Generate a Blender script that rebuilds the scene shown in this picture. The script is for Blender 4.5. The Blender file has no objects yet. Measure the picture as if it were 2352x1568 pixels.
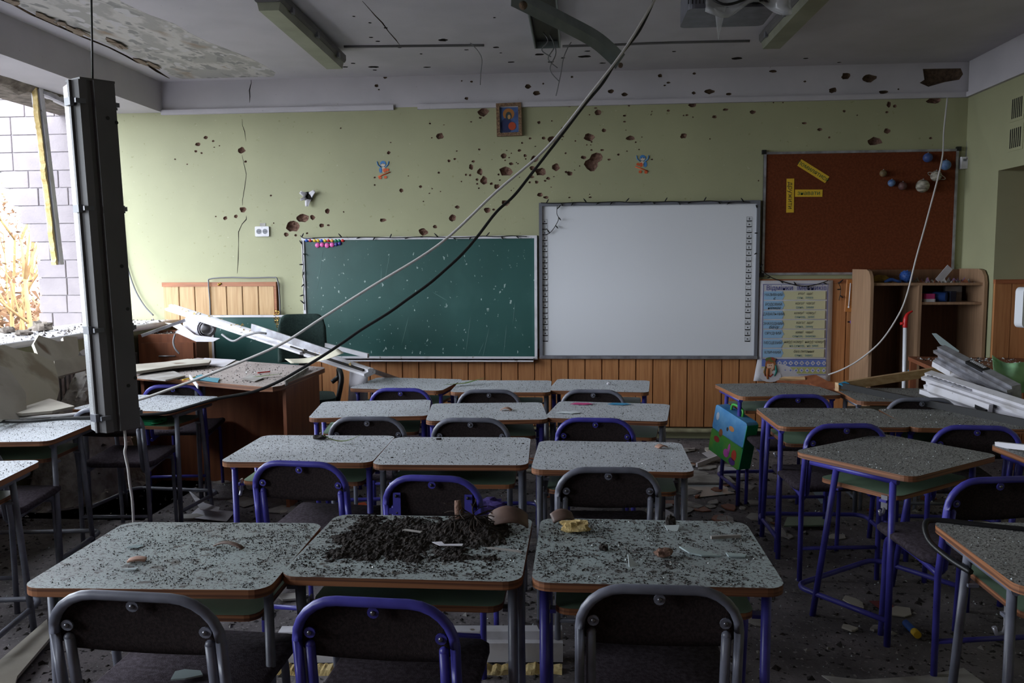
import bpy, math, random
from mathutils import Vector, Matrix, noise
from mathutils.geometry import delaunay_2d_cdt
random.seed(7)
R = math.radians
scene = bpy.context.scene
COL = scene.collection

# ------------------------------------------------------------------ camera
HC = 1.42; FPX = 1900.0
yaw, pitch, roll = R(4.526), R(5.377), R(-0.402)
fwd = Vector((-math.sin(yaw)*math.cos(pitch), math.cos(yaw)*math.cos(pitch), -math.sin(pitch)))
_r = Vector((math.cos(yaw), math.sin(yaw), 0)); _u = _r.cross(fwd)
rgt = math.cos(roll)*_r + math.sin(roll)*_u
upv = -math.sin(roll)*_r + math.cos(roll)*_u
cam_d = bpy.data.cameras.new('camera'); cam = bpy.data.objects.new('camera', cam_d); COL.objects.link(cam)
m = Matrix((rgt, upv, -fwd)).transposed().to_4x4(); m.translation = (0, 0, HC)
cam.matrix_world = m
cam_d.sensor_width = 36; cam_d.lens = FPX/2352*36; cam_d.clip_start = .02; cam_d.clip_end = 300
scene.camera = cam

# ------------------------------------------------------------------ sky and light
SKY = 15.0
world = bpy.data.worlds.new('sky'); scene.world = world; world.use_nodes = True
wn = world.node_tree; bg = wn.nodes['Background']
_tc = wn.nodes.new('ShaderNodeTexCoord'); _sx = wn.nodes.new('ShaderNodeSeparateXYZ'); _mr = wn.nodes.new('ShaderNodeMapRange')
wn.links.new(_tc.outputs['Generated'], _sx.inputs[0]); wn.links.new(_sx.outputs['Z'], _mr.inputs['Value'])
_mr.inputs[1].default_value = 0; _mr.inputs[2].default_value = 1; _mr.inputs[3].default_value = SKY*.72; _mr.inputs[4].default_value = SKY   # overcast sky, a little brighter overhead
bg.inputs['Color'].default_value = (.84, .91, 1.0, 1); wn.links.new(_mr.outputs[0], bg.inputs['Strength'])
sun_d = bpy.data.lights.new('hazy_sun', 'SUN'); sun_d.energy = .8; sun_d.angle = R(25); sun_d.color = (1, .86, .66)
sun = bpy.data.objects.new('hazy_sun', sun_d); COL.objects.link(sun)
sun.rotation_euler = Vector((-.55, .62, -.56)).to_track_quat('-Z', 'Y').to_euler()
for y0, y1 in ((2.2, 6.68), (-.2, 1.5)):            # window portals (guide the sky light, emit nothing)
    pd = bpy.data.lights.new('window_portal', 'AREA'); pd.shape = 'RECTANGLE'; pd.size = y1-y0; pd.size_y = 1.72
    pd.cycles.is_portal = True
    po = bpy.data.objects.new('window_portal', pd); COL.objects.link(po)
    po.matrix_world = Matrix(((0, 0, -1, -3.86), (1, 0, 0, (y0+y1)/2), (0, -1, 0, 1.83), (0, 0, 0, 1)))
vs = scene.view_settings
vs.view_transform = 'Standard'; vs.look = 'None'; vs.exposure = 0.0; vs.gamma = 1; vs.use_curve_mapping = False
scene.cycles.use_denoising = True
scene.cycles.max_bounces = 8; scene.cycles.diffuse_bounces = 2; scene.cycles.glossy_bounces = 3
scene.cycles.sample_clamp_indirect = 4

# ------------------------------------------------------------------ pixel rays to real places
def ray(x, y): return (x-1176)/FPX*rgt + (784-y)/FPX*upv + fwd
CO = Vector((0, 0, HC))
def onY(x, y, Y): d = ray(x, y); return CO + d*(Y/d.y)
def onZ(x, y, Z): d = ray(x, y); return CO + d*((Z-HC)/d.z)
def onX(x, y, X): d = ray(x, y); return CO + d*(X/d.x)

# ------------------------------------------------------------------ materials
def lin(c):
    return tuple(((v/255)/12.92 if v/255 <= .04045 else ((v/255+.055)/1.055)**2.4) for v in c) + (1,)
def M(name, c, c2=None, scale=6, rough=.6, metal=0, bump=0, bscale=None, detail=5, stretch=None, sharp=(.35, .65), speck=None, rand=0, trans=0, spec=.5):
    mt = bpy.data.materials.new(name); mt.use_nodes = True
    nt = mt.node_tree; b = nt.nodes['Principled BSDF']; L = nt.links
    b.inputs['Roughness'].default_value = rough; b.inputs['Metallic'].default_value = metal
    b.inputs['Specular IOR Level'].default_value = spec
    b.inputs['Base Color'].default_value = lin(c)
    if trans: b.inputs['Transmission Weight'].default_value = trans
    if not (c2 or bump or speck or rand): return mt
    tc = nt.nodes.new('ShaderNodeTexCoord'); mp = nt.nodes.new('ShaderNodeMapping')
    L.new(tc.outputs['Object'], mp.inputs['Vector'])
    if stretch: mp.inputs['Scale'].default_value = stretch
    oi = nt.nodes.new('ShaderNodeObjectInfo')
    mu = nt.nodes.new('ShaderNodeMath'); mu.operation = 'MULTIPLY'; mu.inputs[1].default_value = 37
    L.new(oi.outputs['Random'], mu.inputs[0]); L.new(mu.outputs[0], mp.inputs['Location'])
    col = None
    def noisy(sc, lo, hi, ca, cb, det=detail):
        n = nt.nodes.new('ShaderNodeTexNoise'); n.inputs['Scale'].default_value = sc; n.inputs['Detail'].default_value = det
        L.new(mp.outputs['Vector'], n.inputs['Vector'])
        r = nt.nodes.new('ShaderNodeMapRange'); r.inputs[1].default_value = lo; r.inputs[2].default_value = hi
        L.new(n.outputs['Fac'], r.inputs['Value'])
        x = nt.nodes.new('ShaderNodeMix'); x.data_type = 'RGBA'
        L.new(r.outputs[0], x.inputs['Factor'])
        if hasattr(ca, 'is_linked'): L.new(ca, x.inputs['A'])
        else: x.inputs['A'].default_value = ca
        x.inputs['B'].default_value = cb
        return x.outputs['Result'], n
    if c2: col, _ = noisy(scale, sharp[0], sharp[1], lin(c), lin(c2))
    if speck:
        for (cs, ss, lo, hi) in speck:
            col, _ = noisy(ss, lo, hi, col if col is not None else lin(c), lin(cs), 2)
    if rand:
        hs = nt.nodes.new('ShaderNodeHueSaturation')
        r = nt.nodes.new('ShaderNodeMapRange'); r.inputs[3].default_value = 1-rand; r.inputs[4].default_value = 1+rand
        L.new(oi.outputs['Random'], r.inputs['Value']); L.new(r.outputs[0], hs.inputs['Value'])
        if col is not None: L.new(col, hs.inputs['Color'])
        else: hs.inputs['Color'].default_value = lin(c)
        col = hs.outputs['Color']
    if col is not None: L.new(col, b.inputs['Base Color'])
    if bump:
        n = nt.nodes.new('ShaderNodeTexNoise'); n.inputs['Scale'].default_value = bscale or scale*3; n.inputs['Detail'].default_value = 6
        L.new(mp.outputs['Vector'], n.inputs['Vector'])
        bp = nt.nodes.new('ShaderNodeBump'); bp.inputs['Strength'].default_value = bump; bp.inputs['Distance'].default_value = .01
        L.new(n.outputs['Fac'], bp.inputs['Height']); L.new(bp.outputs['Normal'], b.inputs['Normal'])
    return mt
m_green = M('green_wall_paint', (172, 172, 136), (165, 165, 131), scale=2.2, rough=.55, bump=.05, bscale=60, speck=[((150, 150, 112), 35, .70, .76), ((190, 190, 160), 40, .74, .80)])
m_green2 = M('green_wall_paint_plain', (172, 172, 136), (165, 165, 131), scale=2.2, rough=.55, bump=.05, bscale=60)
m_white = M('white_wall_paint', (206, 201, 207), (196, 192, 198), scale=3, rough=.75, bump=.05, bscale=40, speck=[((150, 143, 146), 45, .74, .8)])
m_peel = M('bare_ceiling_plaster', (172, 169, 165), (204, 200, 196), scale=4.5, rough=.9, bump=.35, bscale=14, sharp=(.46, .54), stretch=(1.6, .8, 1), speck=[((158, 140, 122), 3.3, .62, .76), ((150, 148, 146), 9, .58, .64), ((206, 203, 204), 6.3, .60, .63)])
m_crater = M('broken_plaster', (150, 118, 102), (104, 76, 64), scale=40, rough=.95, bump=.6, bscale=160)
m_crater_c = M('broken_grey_brown_plaster', (104, 84, 66), (70, 54, 42), scale=40, rough=.95, bump=.6, bscale=160)
m_dark = M('dark_gap', (40, 36, 33), rough=1)
m_floor = M('dusty_floor', (124, 117, 119), (86, 81, 83), scale=5, rough=.9, bump=.5, bscale=70, speck=[((140, 134, 134), 55, .62, .7), ((30, 28, 28), 38, .62, .7)])
m_plank = M('wood_panel', (196, 138, 90), (174, 116, 72), scale=7, rough=.5, stretch=(9, 9, .5), rand=.08, bump=.04, bscale=30)
m_plank_b = M('old_pale_wood_panel', (206, 170, 124), (186, 146, 98), scale=7, rough=.5, stretch=(9, 9, .5), rand=.06)
m_rail = M('wood_rail', (176, 112, 74), (150, 92, 58), scale=8, rough=.5, stretch=(.6, 9, 9))
m_brick = M('white_silicate_brick', (134, 126, 129), (126, 118, 122), scale=7, rough=.85, rand=.05, bump=.25, bscale=60)
m_mortar = M('grey_mortar', (150, 144, 148), (126, 120, 124), scale=20, rough=.95, bump=.4)
m_concrete = M('broken_concrete', (134, 124, 114), (88, 80, 72), scale=14, rough=.95, bump=.7, bscale=50)
m_frame_w = M('white_pvc', (222, 220, 226), (188, 184, 184), scale=9, rough=.4, sharp=(.52, .78), speck=[((130, 122, 112), 26, .68, .76)])
m_alum = M('grey_aluminium', (176, 176, 184), (140, 138, 142), scale=16, rough=.35, metal=.5)
m_chalk = M('green_chalkboard', (38, 76, 72), (48, 88, 84), scale=1.8, rough=.35, speck=[((160, 180, 176), 38, .70, .74), ((60, 98, 94), 5, .55, .9)], stretch=(1, 1, .6))
m_white_board = M('glossy_white_board', (234, 236, 242), rough=.25)
m_grey_frame = M('grey_plastic_frame', (112, 114, 122), rough=.4)
m_black = M('black_plastic', (18, 18, 20), rough=.5)
m_print = M('grey_print', (70, 70, 76), rough=.6)
m_cork = M('brown_cork', (116, 62, 38), (100, 52, 32), scale=60, rough=.9, bump=.2, bscale=150, spec=.1)
m_yellow = M('yellow_paper', (226, 184, 48), rough=.7)
m_ink_green = M('dark_green_ink', (34, 96, 60), rough=.7)
m_ink_dark = M('dark_ink', (40, 44, 40), rough=.7)
m_paper = M('white_paper', (214, 212, 220), (194, 190, 194), scale=5, rough=.8)
m_paper2 = M('dusty_paper', (176, 172, 168), (134, 128, 122), scale=9, rough=.9)
m_lam = M('green_laminate_dusty', (206, 210, 216), (192, 196, 202), scale=3.5, rough=.55, speck=[((124, 122, 126), 150, .57, .64), ((220, 222, 224), 190, .66, .71)])
m_lam_near = M('green_laminate', (166, 178, 178), (146, 152, 152), scale=3.5, rough=.5, speck=[((96, 94, 94), 120, .56, .64), ((84, 80, 78), 30, .60, .68), ((70, 66, 64), 300, .62, .68)])
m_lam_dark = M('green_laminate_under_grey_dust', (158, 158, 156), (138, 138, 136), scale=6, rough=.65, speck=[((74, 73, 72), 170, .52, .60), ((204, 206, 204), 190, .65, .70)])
m_shelf = M('green_shelf_laminate', (132, 156, 132), (116, 138, 116), scale=4, rough=.45)
m_ply = M('plywood_edge', (158, 104, 68), (100, 62, 42), scale=5, rough=.55, stretch=(.25, .25, 26), sharp=(.42, .58))
m_blue = M('blue_violet_paint', (76, 72, 168), (60, 56, 140), scale=12, rough=.38)
m_grey = M('grey_paint', (124, 126, 140), (98, 100, 112), scale=12, rough=.38)
m_fabric = M('dark_brown_fabric', (58, 50, 50), (42, 36, 37), scale=160, rough=.95, bump=.3, bscale=420, spec=.1)
m_seat = M('dusty_seat_fabric', (84, 76, 84), (62, 55, 60), scale=90, rough=.95, bump=.3, bscale=300, spec=.1)
m_bolt = M('steel_bolt', (120, 120, 126), rough=.3, metal=.8)
m_soil = M('black_soil', (40, 35, 33), (58, 51, 47), scale=60, rough=1, bump=.8, bscale=140)
m_grit = M('dark_grit', (46, 43, 41), rough=1)
m_grit2 = M('pale_grit', (150, 146, 142), rough=.9)
m_glass_c = M('glass_crumb', (206, 216, 218), rough=.12, spec=.8)
m_glass = M('window_glass_shard', (196, 212, 214), rough=.08, trans=.35)
m_terra = M('terracotta', (188, 150, 132), (160, 122, 104), scale=20, rough=.8)
m_foam = M('yellow_foam', (222, 200, 146), (196, 168, 108), scale=24, rough=.9, bump=.6, bscale=80)
m_wood_l = M('pale_pine', (206, 172, 132), (184, 146, 104), scale=6, rough=.6, stretch=(.7, 8, 8))
m_wood_d = M('brown_veneer', (146, 88, 58), (122, 70, 46), scale=5, rough=.5, stretch=(5, 5, .5))
m_cab = M('beige_veneer', (172, 138, 108), (150, 118, 92), scale=6, rough=.55, stretch=(9, 9, .5))
m_cab_in = M('brown_back_panel', (120, 84, 60), (104, 72, 52), scale=6, rough=.6, stretch=(9, 9, .5))
m_lamp = M('grey_lamp_housing', (104, 102, 103), (92, 90, 91), scale=4, rough=.5)
m_lamp_d = M('grey_green_diffuser', (150, 152, 134), (128, 130, 112), scale=5, rough=.35)
m_diff = M('ribbed_diffuser', (188, 190, 192), (150, 150, 150), scale=8, rough=.3, stretch=(30, 30, .6))
m_cable_w = M('white_cable', (206, 202, 200), rough=.5)
m_cable_g = M('grey_cable', (120, 120, 122), rough=.5)
m_cable_b = M('black_cable', (20, 20, 22), rough=.45)
m_metal_s = M('painted_sheet_metal', (136, 144, 146), (112, 120, 122), scale=5, rough=.45, metal=.2)
m_chair_g = M('dark_green_fabric', (44, 64, 60), (34, 52, 48), scale=80, rough=.95, bump=.2, bscale=200)
m_plaster = M('plasterboard_paper', (190, 184, 172), (168, 160, 148), scale=4, rough=.9, bump=.15, bscale=30, speck=[((120, 100, 84), 5, .66, .72)])
m_rubble = M('rubble_grey', (176, 170, 166), (130, 123, 118), scale=18, rough=.95, bump=.7, bscale=60)
m_teach = M('dusty_teacher_desktop', (176, 164, 160), (152, 140, 136), scale=5, rough=.7, speck=[((84, 78, 74), 70, .64, .70), ((214, 208, 206), 60, .64, .70)])
m_red = M('red_plastic', (196, 30, 30), rough=.4)
m_bluep = M('blue_plastic', (50, 92, 170), rough=.5)
m_pink = M('pink_plastic', (216, 70, 140), rough=.5)
m_cyan = M('cyan_paper', (50, 150, 200), rough=.6)
m_greenp = M('green_paper', (142, 186, 142), (120, 160, 118), scale=5, rough=.8)
m_gplast = M('green_plastic', (20, 150, 96), rough=.4)
m_gold = M('gold_tinsel', (190, 150, 60), (110, 80, 30), scale=120, rough=.3, metal=.6)
m_leaf = M('green_leaf', (82, 120, 60), (120, 130, 70), scale=20, rough=.6)
m_root = M('dry_roots', (52, 42, 36), rough=1)
m_bark = M('sunlit_bark', (150, 122, 78), (120, 90, 56), scale=3, rough=.9)
m_fol = M('autumn_leaves', (112, 76, 56), (124, 96, 66), scale=1.5, rough=.9)
m_ground = M('dry_grass_ground', (66, 64, 58), (56, 54, 50), scale=2, rough=1)
m_violet = M('violet_cloth', (110, 92, 170), (90, 74, 146), scale=14, rough=.9)

# ------------------------------------------------------------------ mesh helpers
class MB:
    def __init__(s): s.v = []; s.f = []; s.m = []; s.sm = []
    def add(s, vs, fs, mi=0, smooth=False, T=None):
        b = len(s.v)
        s.v += [tuple(T @ Vector(v)) if T else tuple(v) for v in vs]
        for f in fs: s.f.append(tuple(i+b for i in f)); s.m.append(mi); s.sm.append(smooth)
        return s
    def box(s, lo, hi, mi=0, T=None, bev=0):
        x0, y0, z0 = lo; x1, y1, z1 = hi
        if bev:
            pts = [(x0+bev, y0), (x1-bev, y0), (x1, y0+bev), (x1, y1-bev), (x1-bev, y1), (x0+bev, y1), (x0, y1-bev), (x0, y0+bev)]
            return s.prism(pts, z0, z1, mi, T=T)
        vs = [(x, y, z) for z in (z0, z1) for y in (y0, y1) for x in (x0, x1)]
        return s.add(vs, [(0, 2, 3, 1), (4, 5, 7, 6), (0, 1, 5, 4), (2, 6, 7, 3), (0, 4, 6, 2), (1, 3, 7, 5)], mi, False, T)
    def prism(s, pts, z0, z1, mi=0, side=None, T=None, smooth=False, botmi=None):
        n = len(pts); side = mi if side is None else side
        b = len(s.v)
        vs = [(x, y, z0) for x, y in pts] + [(x, y, z1) for x, y in pts]
        s.v += [tuple(T @ Vector(v)) if T else v for v in vs]
        s.f.append(tuple(b+i for i in reversed(range(n)))); s.m.append(mi if botmi is None else botmi); s.sm.append(False)
        s.f.append(tuple(b+n+i for i in range(n))); s.m.append(mi); s.sm.append(False)
        for i in range(n):
            j = (i+1) % n; s.f.append((b+i, b+j, b+n+j, b+n+i)); s.m.append(side); s.sm.append(smooth)
        return s
    def tube(s, pts, r, seg=8, mi=0, cap=True, T=None):
        pts = [Vector(p) for p in pts]; n = len(pts); rs = r if isinstance(r, (list, tuple)) else [r]*n
        b = len(s.v); prev = None
        for i, p in enumerate(pts):
            d = (pts[min(i+1, n-1)]-pts[max(i-1, 0)])
            if d.length < 1e-9: d = Vector((0, 0, 1))
            d.normalize()
            if prev is None:
                a = Vector((1, 0, 0)) if abs(d.x) < .8 else Vector((0, 1, 0))
                x = d.cross(a).normalized()
            else:
                x = (prev - d*prev.dot(d))
                x = x.normalized() if x.length > 1e-6 else d.orthogonal().normalized()
            prev = x; y = d.cross(x)
            for k in range(seg):
                a = 2*math.pi*k/seg; q = p + (x*math.cos(a)+y*math.sin(a))*rs[i]
                s.v.append(tuple(T @ q) if T else tuple(q))
        for i in range(n-1):
            for k in range(seg):
                k2 = (k+1) % seg
                s.f.append((b+i*seg+k, b+i*seg+k2, b+(i+1)*seg+k2, b+(i+1)*seg+k)); s.m.append(mi); s.sm.append(True)
        if cap:
            s.f.append(tuple(b+k for k in reversed(range(seg)))); s.m.append(mi); s.sm.append(False)
            s.f.append(tuple(b+(n-1)*seg+k for k in range(seg))); s.m.append(mi); s.sm.append(False)
        return s
    def ball(s, c, r, mi=0, seg=12, rings=8, T=None):
        rr = r if isinstance(r, (tuple, list)) else (r, r, r); b = len(s.v)
        for i in range(rings+1):
            t = math.pi*i/rings
            for k in range(seg):
                a = 2*math.pi*k/seg
                q = Vector((c[0]+rr[0]*math.sin(t)*math.cos(a), c[1]+rr[1]*math.sin(t)*math.sin(a), c[2]+rr[2]*math.cos(t)))
                s.v.append(tuple(T @ q) if T else tuple(q))
        for i in range(rings):
            for k in range(seg):
                k2 = (k+1) % seg
                s.f.append((b+i*seg+k, b+(i+1)*seg+k, b+(i+1)*seg+k2, b+i*seg+k2)); s.m.append(mi); s.sm.append(True)
        return s
    def sheet(s, fn, nu, nv, th, mi=0, T=None, smooth=True):
        """solid sheet from fn(u,v)->point, thickened along its normal"""
        P = [[Vector(fn(i/nu, j/nv)) for i in range(nu+1)] for j in range(nv+1)]
        b = len(s.v); n = (nu+1)*(nv+1); top = []; bot = []
        for j in range(nv+1):
            for i in range(nu+1):
                du = P[j][min(i+1, nu)]-P[j][max(i-1, 0)]; dv = P[min(j+1, nv)][i]-P[max(j-1, 0)][i]
                nn = du.cross(dv); nn = nn.normalized() if nn.length > 1e-12 else Vector((0, 0, 1))
                top.append(P[j][i]+nn*th/2); bot.append(P[j][i]-nn*th/2)
        s.v += [tuple(T @ q) if T else tuple(q) for q in top+bot]
        id = lambda i, j, k: b+k*n+j*(nu+1)+i
        def F(*q):
            s.f.append(q); s.m.append(mi); s.sm.append(smooth)
        for j in range(nv):
            for i in range(nu):
                F(id(i, j, 0), id(i+1, j, 0), id(i+1, j+1, 0), id(i, j+1, 0)); F(id(i, j, 1), id(i, j+1, 1), id(i+1, j+1, 1), id(i+1, j, 1))
        for i in range(nu):
            F(id(i, 0, 0), id(i, 0, 1), id(i+1, 0, 1), id(i+1, 0, 0)); F(id(i, nv, 0), id(i+1, nv, 0), id(i+1, nv, 1), id(i, nv, 1))
        for j in range(nv):
            F(id(0, j, 0), id(0, j+1, 0), id(0, j+1, 1), id(0, j, 1)); F(id(nu, j, 0), id(nu, j, 1), id(nu, j+1, 1), id(nu, j+1, 0))
        return s
    def mesh(s, name, mats):
        me = bpy.data.meshes.new(name); me.from_pydata(s.v, [], s.f)
        for mt in (mats if isinstance(mats, (list, tuple)) else [mats]): me.materials.append(mt)
        me.polygons.foreach_set('material_index', s.m); me.polygons.foreach_set('use_smooth', s.sm)
        me.update(); return me
    def build(s, name, mats, parent=None):
        return link(name, s.mesh(name, mats), parent)
def link(name, data, parent=None):
    o = bpy.data.objects.new(name, data); COL.objects.link(o)
    if parent: o.parent = parent
    return o
def tag(o, label, cat, group=None, kind=None):
    if label: o['label'] = label
    if cat: o['category'] = cat
    if group: o['group'] = group
    if kind: o['kind'] = kind
    return o
def thing(name, label, cat, loc=(0, 0, 0), rot=(0, 0, 0), group=None):
    o = link(name, None); o.location = loc; o.rotation_euler = rot; o.empty_display_size = .1
    return tag(o, label, cat, group)
def struct(o, label=None): o['kind'] = 'structure'; (label and o.__setitem__('label', label)); return o
def copy_tree(o, parent=None):
    c = o.copy(); COL.objects.link(c); c.parent = parent
    for ch in o.children: copy_tree(ch, c)
    return c
def rrect(w, d, r, n=4, cx=0, cy=0):
    pts = []
    for sx, sy, a0 in ((1, -1, -90), (1, 1, 0), (-1, 1, 90), (-1, -1, 180)):
        for i in range(n+1):
            a = R(a0+90*i/n); pts.append((cx+sx*(w/2-r)+r*math.cos(a), cy+sy*(d/2-r)+r*math.sin(a)))
    return pts
def basis(o, x, y):
    """matrix with origin o, local x along x, local y towards y, z = normal"""
    o = Vector(o); X = Vector(x).normalized(); Z = X.cross(Vector(y)).normalized(); Y = Z.cross(X)
    return Matrix(((X.x, Y.x, Z.x, o.x), (X.y, Y.y, Z.y, o.y), (X.z, Y.z, Z.z, o.z), (0, 0, 0, 1)))
def smooth_path(pts, k=6):
    pts = [Vector(p) for p in pts]; out = []
    for i in range(len(pts)-1):
        p0, p1, p2, p3 = pts[max(i-1, 0)], pts[i], pts[i+1], pts[min(i+2, len(pts)-1)]
        for j in range(k):
            t = j/k
            out.append(.5*((2*p1)+(p2-p0)*t+(2*p0-5*p1+4*p2-p3)*t*t+(3*p1-p0-3*p2+p3)*t**3))
    return out+[pts[-1]]
def text_part(s, size, loc, mat, parent, rot=(R(90), 0, 0), align='CENTER', shear=0, name='lettering', squeeze=1):
    cu = bpy.data.curves.new('t', 'FONT'); cu.body = s; cu.size = size; cu.align_x = align; cu.align_y = 'CENTER'; cu.shear = shear
    cu.resolution_u = 2
    t = bpy.data.objects.new('t', cu); COL.objects.link(t)
    dg = bpy.context.evaluated_depsgraph_get(); me = bpy.data.meshes.new_from_object(t.evaluated_get(dg))
    bpy.data.objects.remove(t); bpy.data.curves.remove(cu)
    me.materials.clear(); me.materials.append(mat)
    o = link(name, me, parent); o.location = loc; o.rotation_euler = rot; o.scale = (squeeze, 1, 1)
    return o
WY = 6.70; XL = -3.40; XO = -3.84; XR = 2.97; ZC = 2.92; ZF = 2.675; YB = -1.8
def w(x, y, off=0.0): return onY(x, y, WY-off)

# ------------------------------------------------------------------ damaged planes: sheets with real holes
def blob(cx, cy, rx, ry, n=None, rough=.22):
    n = n or (11 if max(rx, ry) > .012 else 7); ph = random.random()*6.28
    return [(cx+rx*(1+random.uniform(-rough, rough))*math.cos(2*math.pi*i/n+ph), cy+ry*(1+random.uniform(-rough, rough))*math.sin(2*math.pi*i/n+ph)) for i in range(n)]
def pierced(name, outline, holes, mat, T, hole_mat, depthf, piece='shrapnel_hole', extra_mats=None):
    """outline/holes 2D; T maps (u,v,0) to the world, +z of T points INTO the solid"""
    area = lambda h: sum(h[i-1][0]*h[i][1]-h[i][0]*h[i-1][1] for i in range(len(h)))
    holes = [h if area(h) > 0 else h[::-1] for h in holes]
    vs = [Vector(p) for p in outline]; faces = [list(range(len(outline)))]
    for h in holes:
        b = len(vs); vs += [Vector(p) for p in h]; faces.append(list(range(b, b+len(h))))
    ov, oe, of, _, _, orig = delaunay_2d_cdt(vs, [], faces, 0, 1e-7)
    mb = MB(); keep = [f for f, og in zip(of, orig) if og and all(i == 0 for i in og)]
    mb.add([(v.x, v.y, 0) for v in ov], keep, 0, False, T)
    o = struct(mb.build(name, mat))
    for k, h in enumerate(holes):
        n = len(h); cx = sum(p[0] for p in h)/n; cy = sum(p[1] for p in h)/n
        rad = sum(math.hypot(p[0]-cx, p[1]-cy) for p in h)/n
        d = depthf(rad, k); q = MB(); v = [(x, y, -.0008) for x, y in h]
        q1 = [(cx+(x-cx)*.8, cy+(y-cy)*.8, d*random.uniform(.45, .75)) for x, y in h]
        q2 = [(cx+(x-cx)*.4+random.uniform(-.1, .1)*rad, cy+(y-cy)*.4, d*random.uniform(.75, 1.05)) for x, y in h]
        fs = [(i, (i+1) % n, n+(i+1) % n, n+i) for i in range(n)]+[(n+i, n+(i+1) % n, 2*n+(i+1) % n, 2*n+i) for i in range(n)]+[tuple(range(2*n, 3*n))]
        q.add(v+q1+q2, fs, 0, False, T)
        hm = hole_mat[k] if isinstance(hole_mat, dict) and k in hole_mat else (hole_mat.get(-1) if isinstance(hole_mat, dict) else hole_mat)
        q.build(piece, hm, o)
    return o

Z1 = lambda L: [(x/2.8, y/2.8, a/2.8, b/2.8) for x, y, a, b in L]
Z2 = lambda L: [(700+x/2.8, y/2.8, a/2.8, b/2.8) for x, y, a, b in L]
Z3 = lambda L: [(1500+x/2.76, y/2.76, a/2.76, b/2.76) for x, y, a, b in L]
Z7 = lambda L: [(1120+x/5.88, 220+y/5.88, a/5.88, b/5.88) for x, y, a, b in L]
wall_px = Z1([(1322,885,14,10),(1272,928,18,12),(1372,907,8,6),(1412,937,4,4),(1378,947,5,4),(1259,972,10,7),(1296,983,8,6),(1127,1024,6,5),(1204,1056,6,4),(1555,967,22,20),(1580,1040,9,7),(1562,1347,20,18),(1449,1402,13,12),(1516,1390,13,11),(1388,1392,5,4),(1742,1257,7,6),(1950,1403,38,26),(2010,1398,18,14),(1880,1455,42,36),(1840,1507,15,14),(1903,1512,9,8),(2105,1357,17,15),(2068,1448,18,13),(2112,1448,10,5),(1760,1434,5,4),(1975,1500,8,6),(2192,824,5,4)])
wall_px += Z2([(1150,720,32,24),(1130,757,10,6),(870,875,22,20),(540,982,11,10),(553,916,5,4),(805,794,7,5),(232,825,5,4),(817,886,5,4),(895,803,5,3),(928,1034,10,8),(965,1022,9,7),(1085,1037,10,8),(1069,1074,14,17),(1037,1124,8,7),(1064,1126,8,7),(1127,1103,16,22),(1108,1154,9,8),(1152,1163,20,26),(1110,1182,7,6),(862,1110,8,7),(621,1224,14,12),(745,1200,10,8),(802,1243,5,4),(820,1213,5,4),(873,1231,4,4),(450,1189,7,6),(450,1142,7,5),(980,1332,14,10),(952,1402,22,20),(760,1490,30,22),(838,1457,13,11),(502,1415,20,12),(250,1362,5,5),(1173,1351,20,16),(1215,1348,9,6),(1122,960,8,6),(978,970,5,4),(667,1131,4,4),(1070,783,6,4),(763,1295,5,4),(1120,1210,6,5),(1008,1167,5,4),(1290,1304,26,17)])
wall_px += Z7([(245,1020,82,65),(215,812,37,32),(430,738,22,16),(465,636,14,12),(573,575,18,14),(692,360,23,18),(868,338,12,9),(605,148,10,9),(1105,137,18,14),(926,125,6,5),(758,570,24,18),(870,588,50,42),(1020,440,26,18),(1020,550,12,10),(1005,590,7,6),(632,850,50,36),(505,807,20,20),(515,852,12,9),(604,978,34,26),(715,1025,70,48),(598,1095,30,18),(570,1168,16,14),(660,1163,22,20),(817,1116,24,18),(776,1148,18,12),(918,962,52,45),(1062,1028,20,15),(1110,1050,36,30),(1175,1002,8,7),(1370,560,65,48),(1405,622,12,11),(1340,663,10,9),(1393,663,9,8),(1403,733,16,12),(1548,733,22,13),(1293,832,32,22),(1640,860,22,12),(1768,792,17,14),(1570,468,30,24),(1490,225,38,34),(1850,268,22,12),(1848,350,18,10),(1930,572,52,28),(2000,627,12,10),(2045,724,10,9),(1882,747,9,8),(2220,858,16,10),(1053,775,14,12),(1185,610,10,9),(1375,257,10,8),(1460,165,22,8),(1910,133,14,10),(2218,212,8,8),(2207,256,9,8),(315,918,28,18),(390,900,8,7),(412,917,12,9),(290,835,10,8),(235,872,11,8),(320,775,10,8),(258,737,9,7),(50,1187,22,18),(125,1225,42,30),(165,1138,13,10),(148,1062,14,14),(320,1278,8,7),(352,1247,6,6),(857,1233,9,6),(705,1335,38,28),(785,1372,32,18),(1107,1373,16,9),(1385,1370,22,10),(1377,1330,8,8),(645,683,10,8),(430,1100,8,6),(895,1090,12,6),(1243,948,7,9),(2083,557,8,6),(1868,463,8,7),(60,860,6,5)])
wall_px += Z3([(252,662,24,18),(97,701,9,7),(215,730,10,5),(193,732,5,4),(253,743,5,4),(390,740,14,9),(460,695,15,7),(630,710,17,10),(194,860,20,16),(763,650,5,4),(824,650,5,4),(958,780,14,6),(1056,820,14,9),(1117,871,7,6),(1212,704,9,7),(1294,730,4,4),(1495,660,12,18),(1532,673,10,10),(1482,711,9,7),(1482,830,20,14),(1407,895,40,24),(1778,637,38,20),(1760,875,9,7),(361,880,4,4),(668,1145,4,4)])
frieze_px = Z2([(517,497,11,8),(462,551,13,9),(477,576,6,4),(1073,525,9,6),(1040,633,12,9),(1436,556,19,13),(1492,598,21,15),(1718,494,8,7),(1534,538,6,5),(1968,588,17,13),(2056,607,18,10),(1009,520,5,4)])
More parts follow.
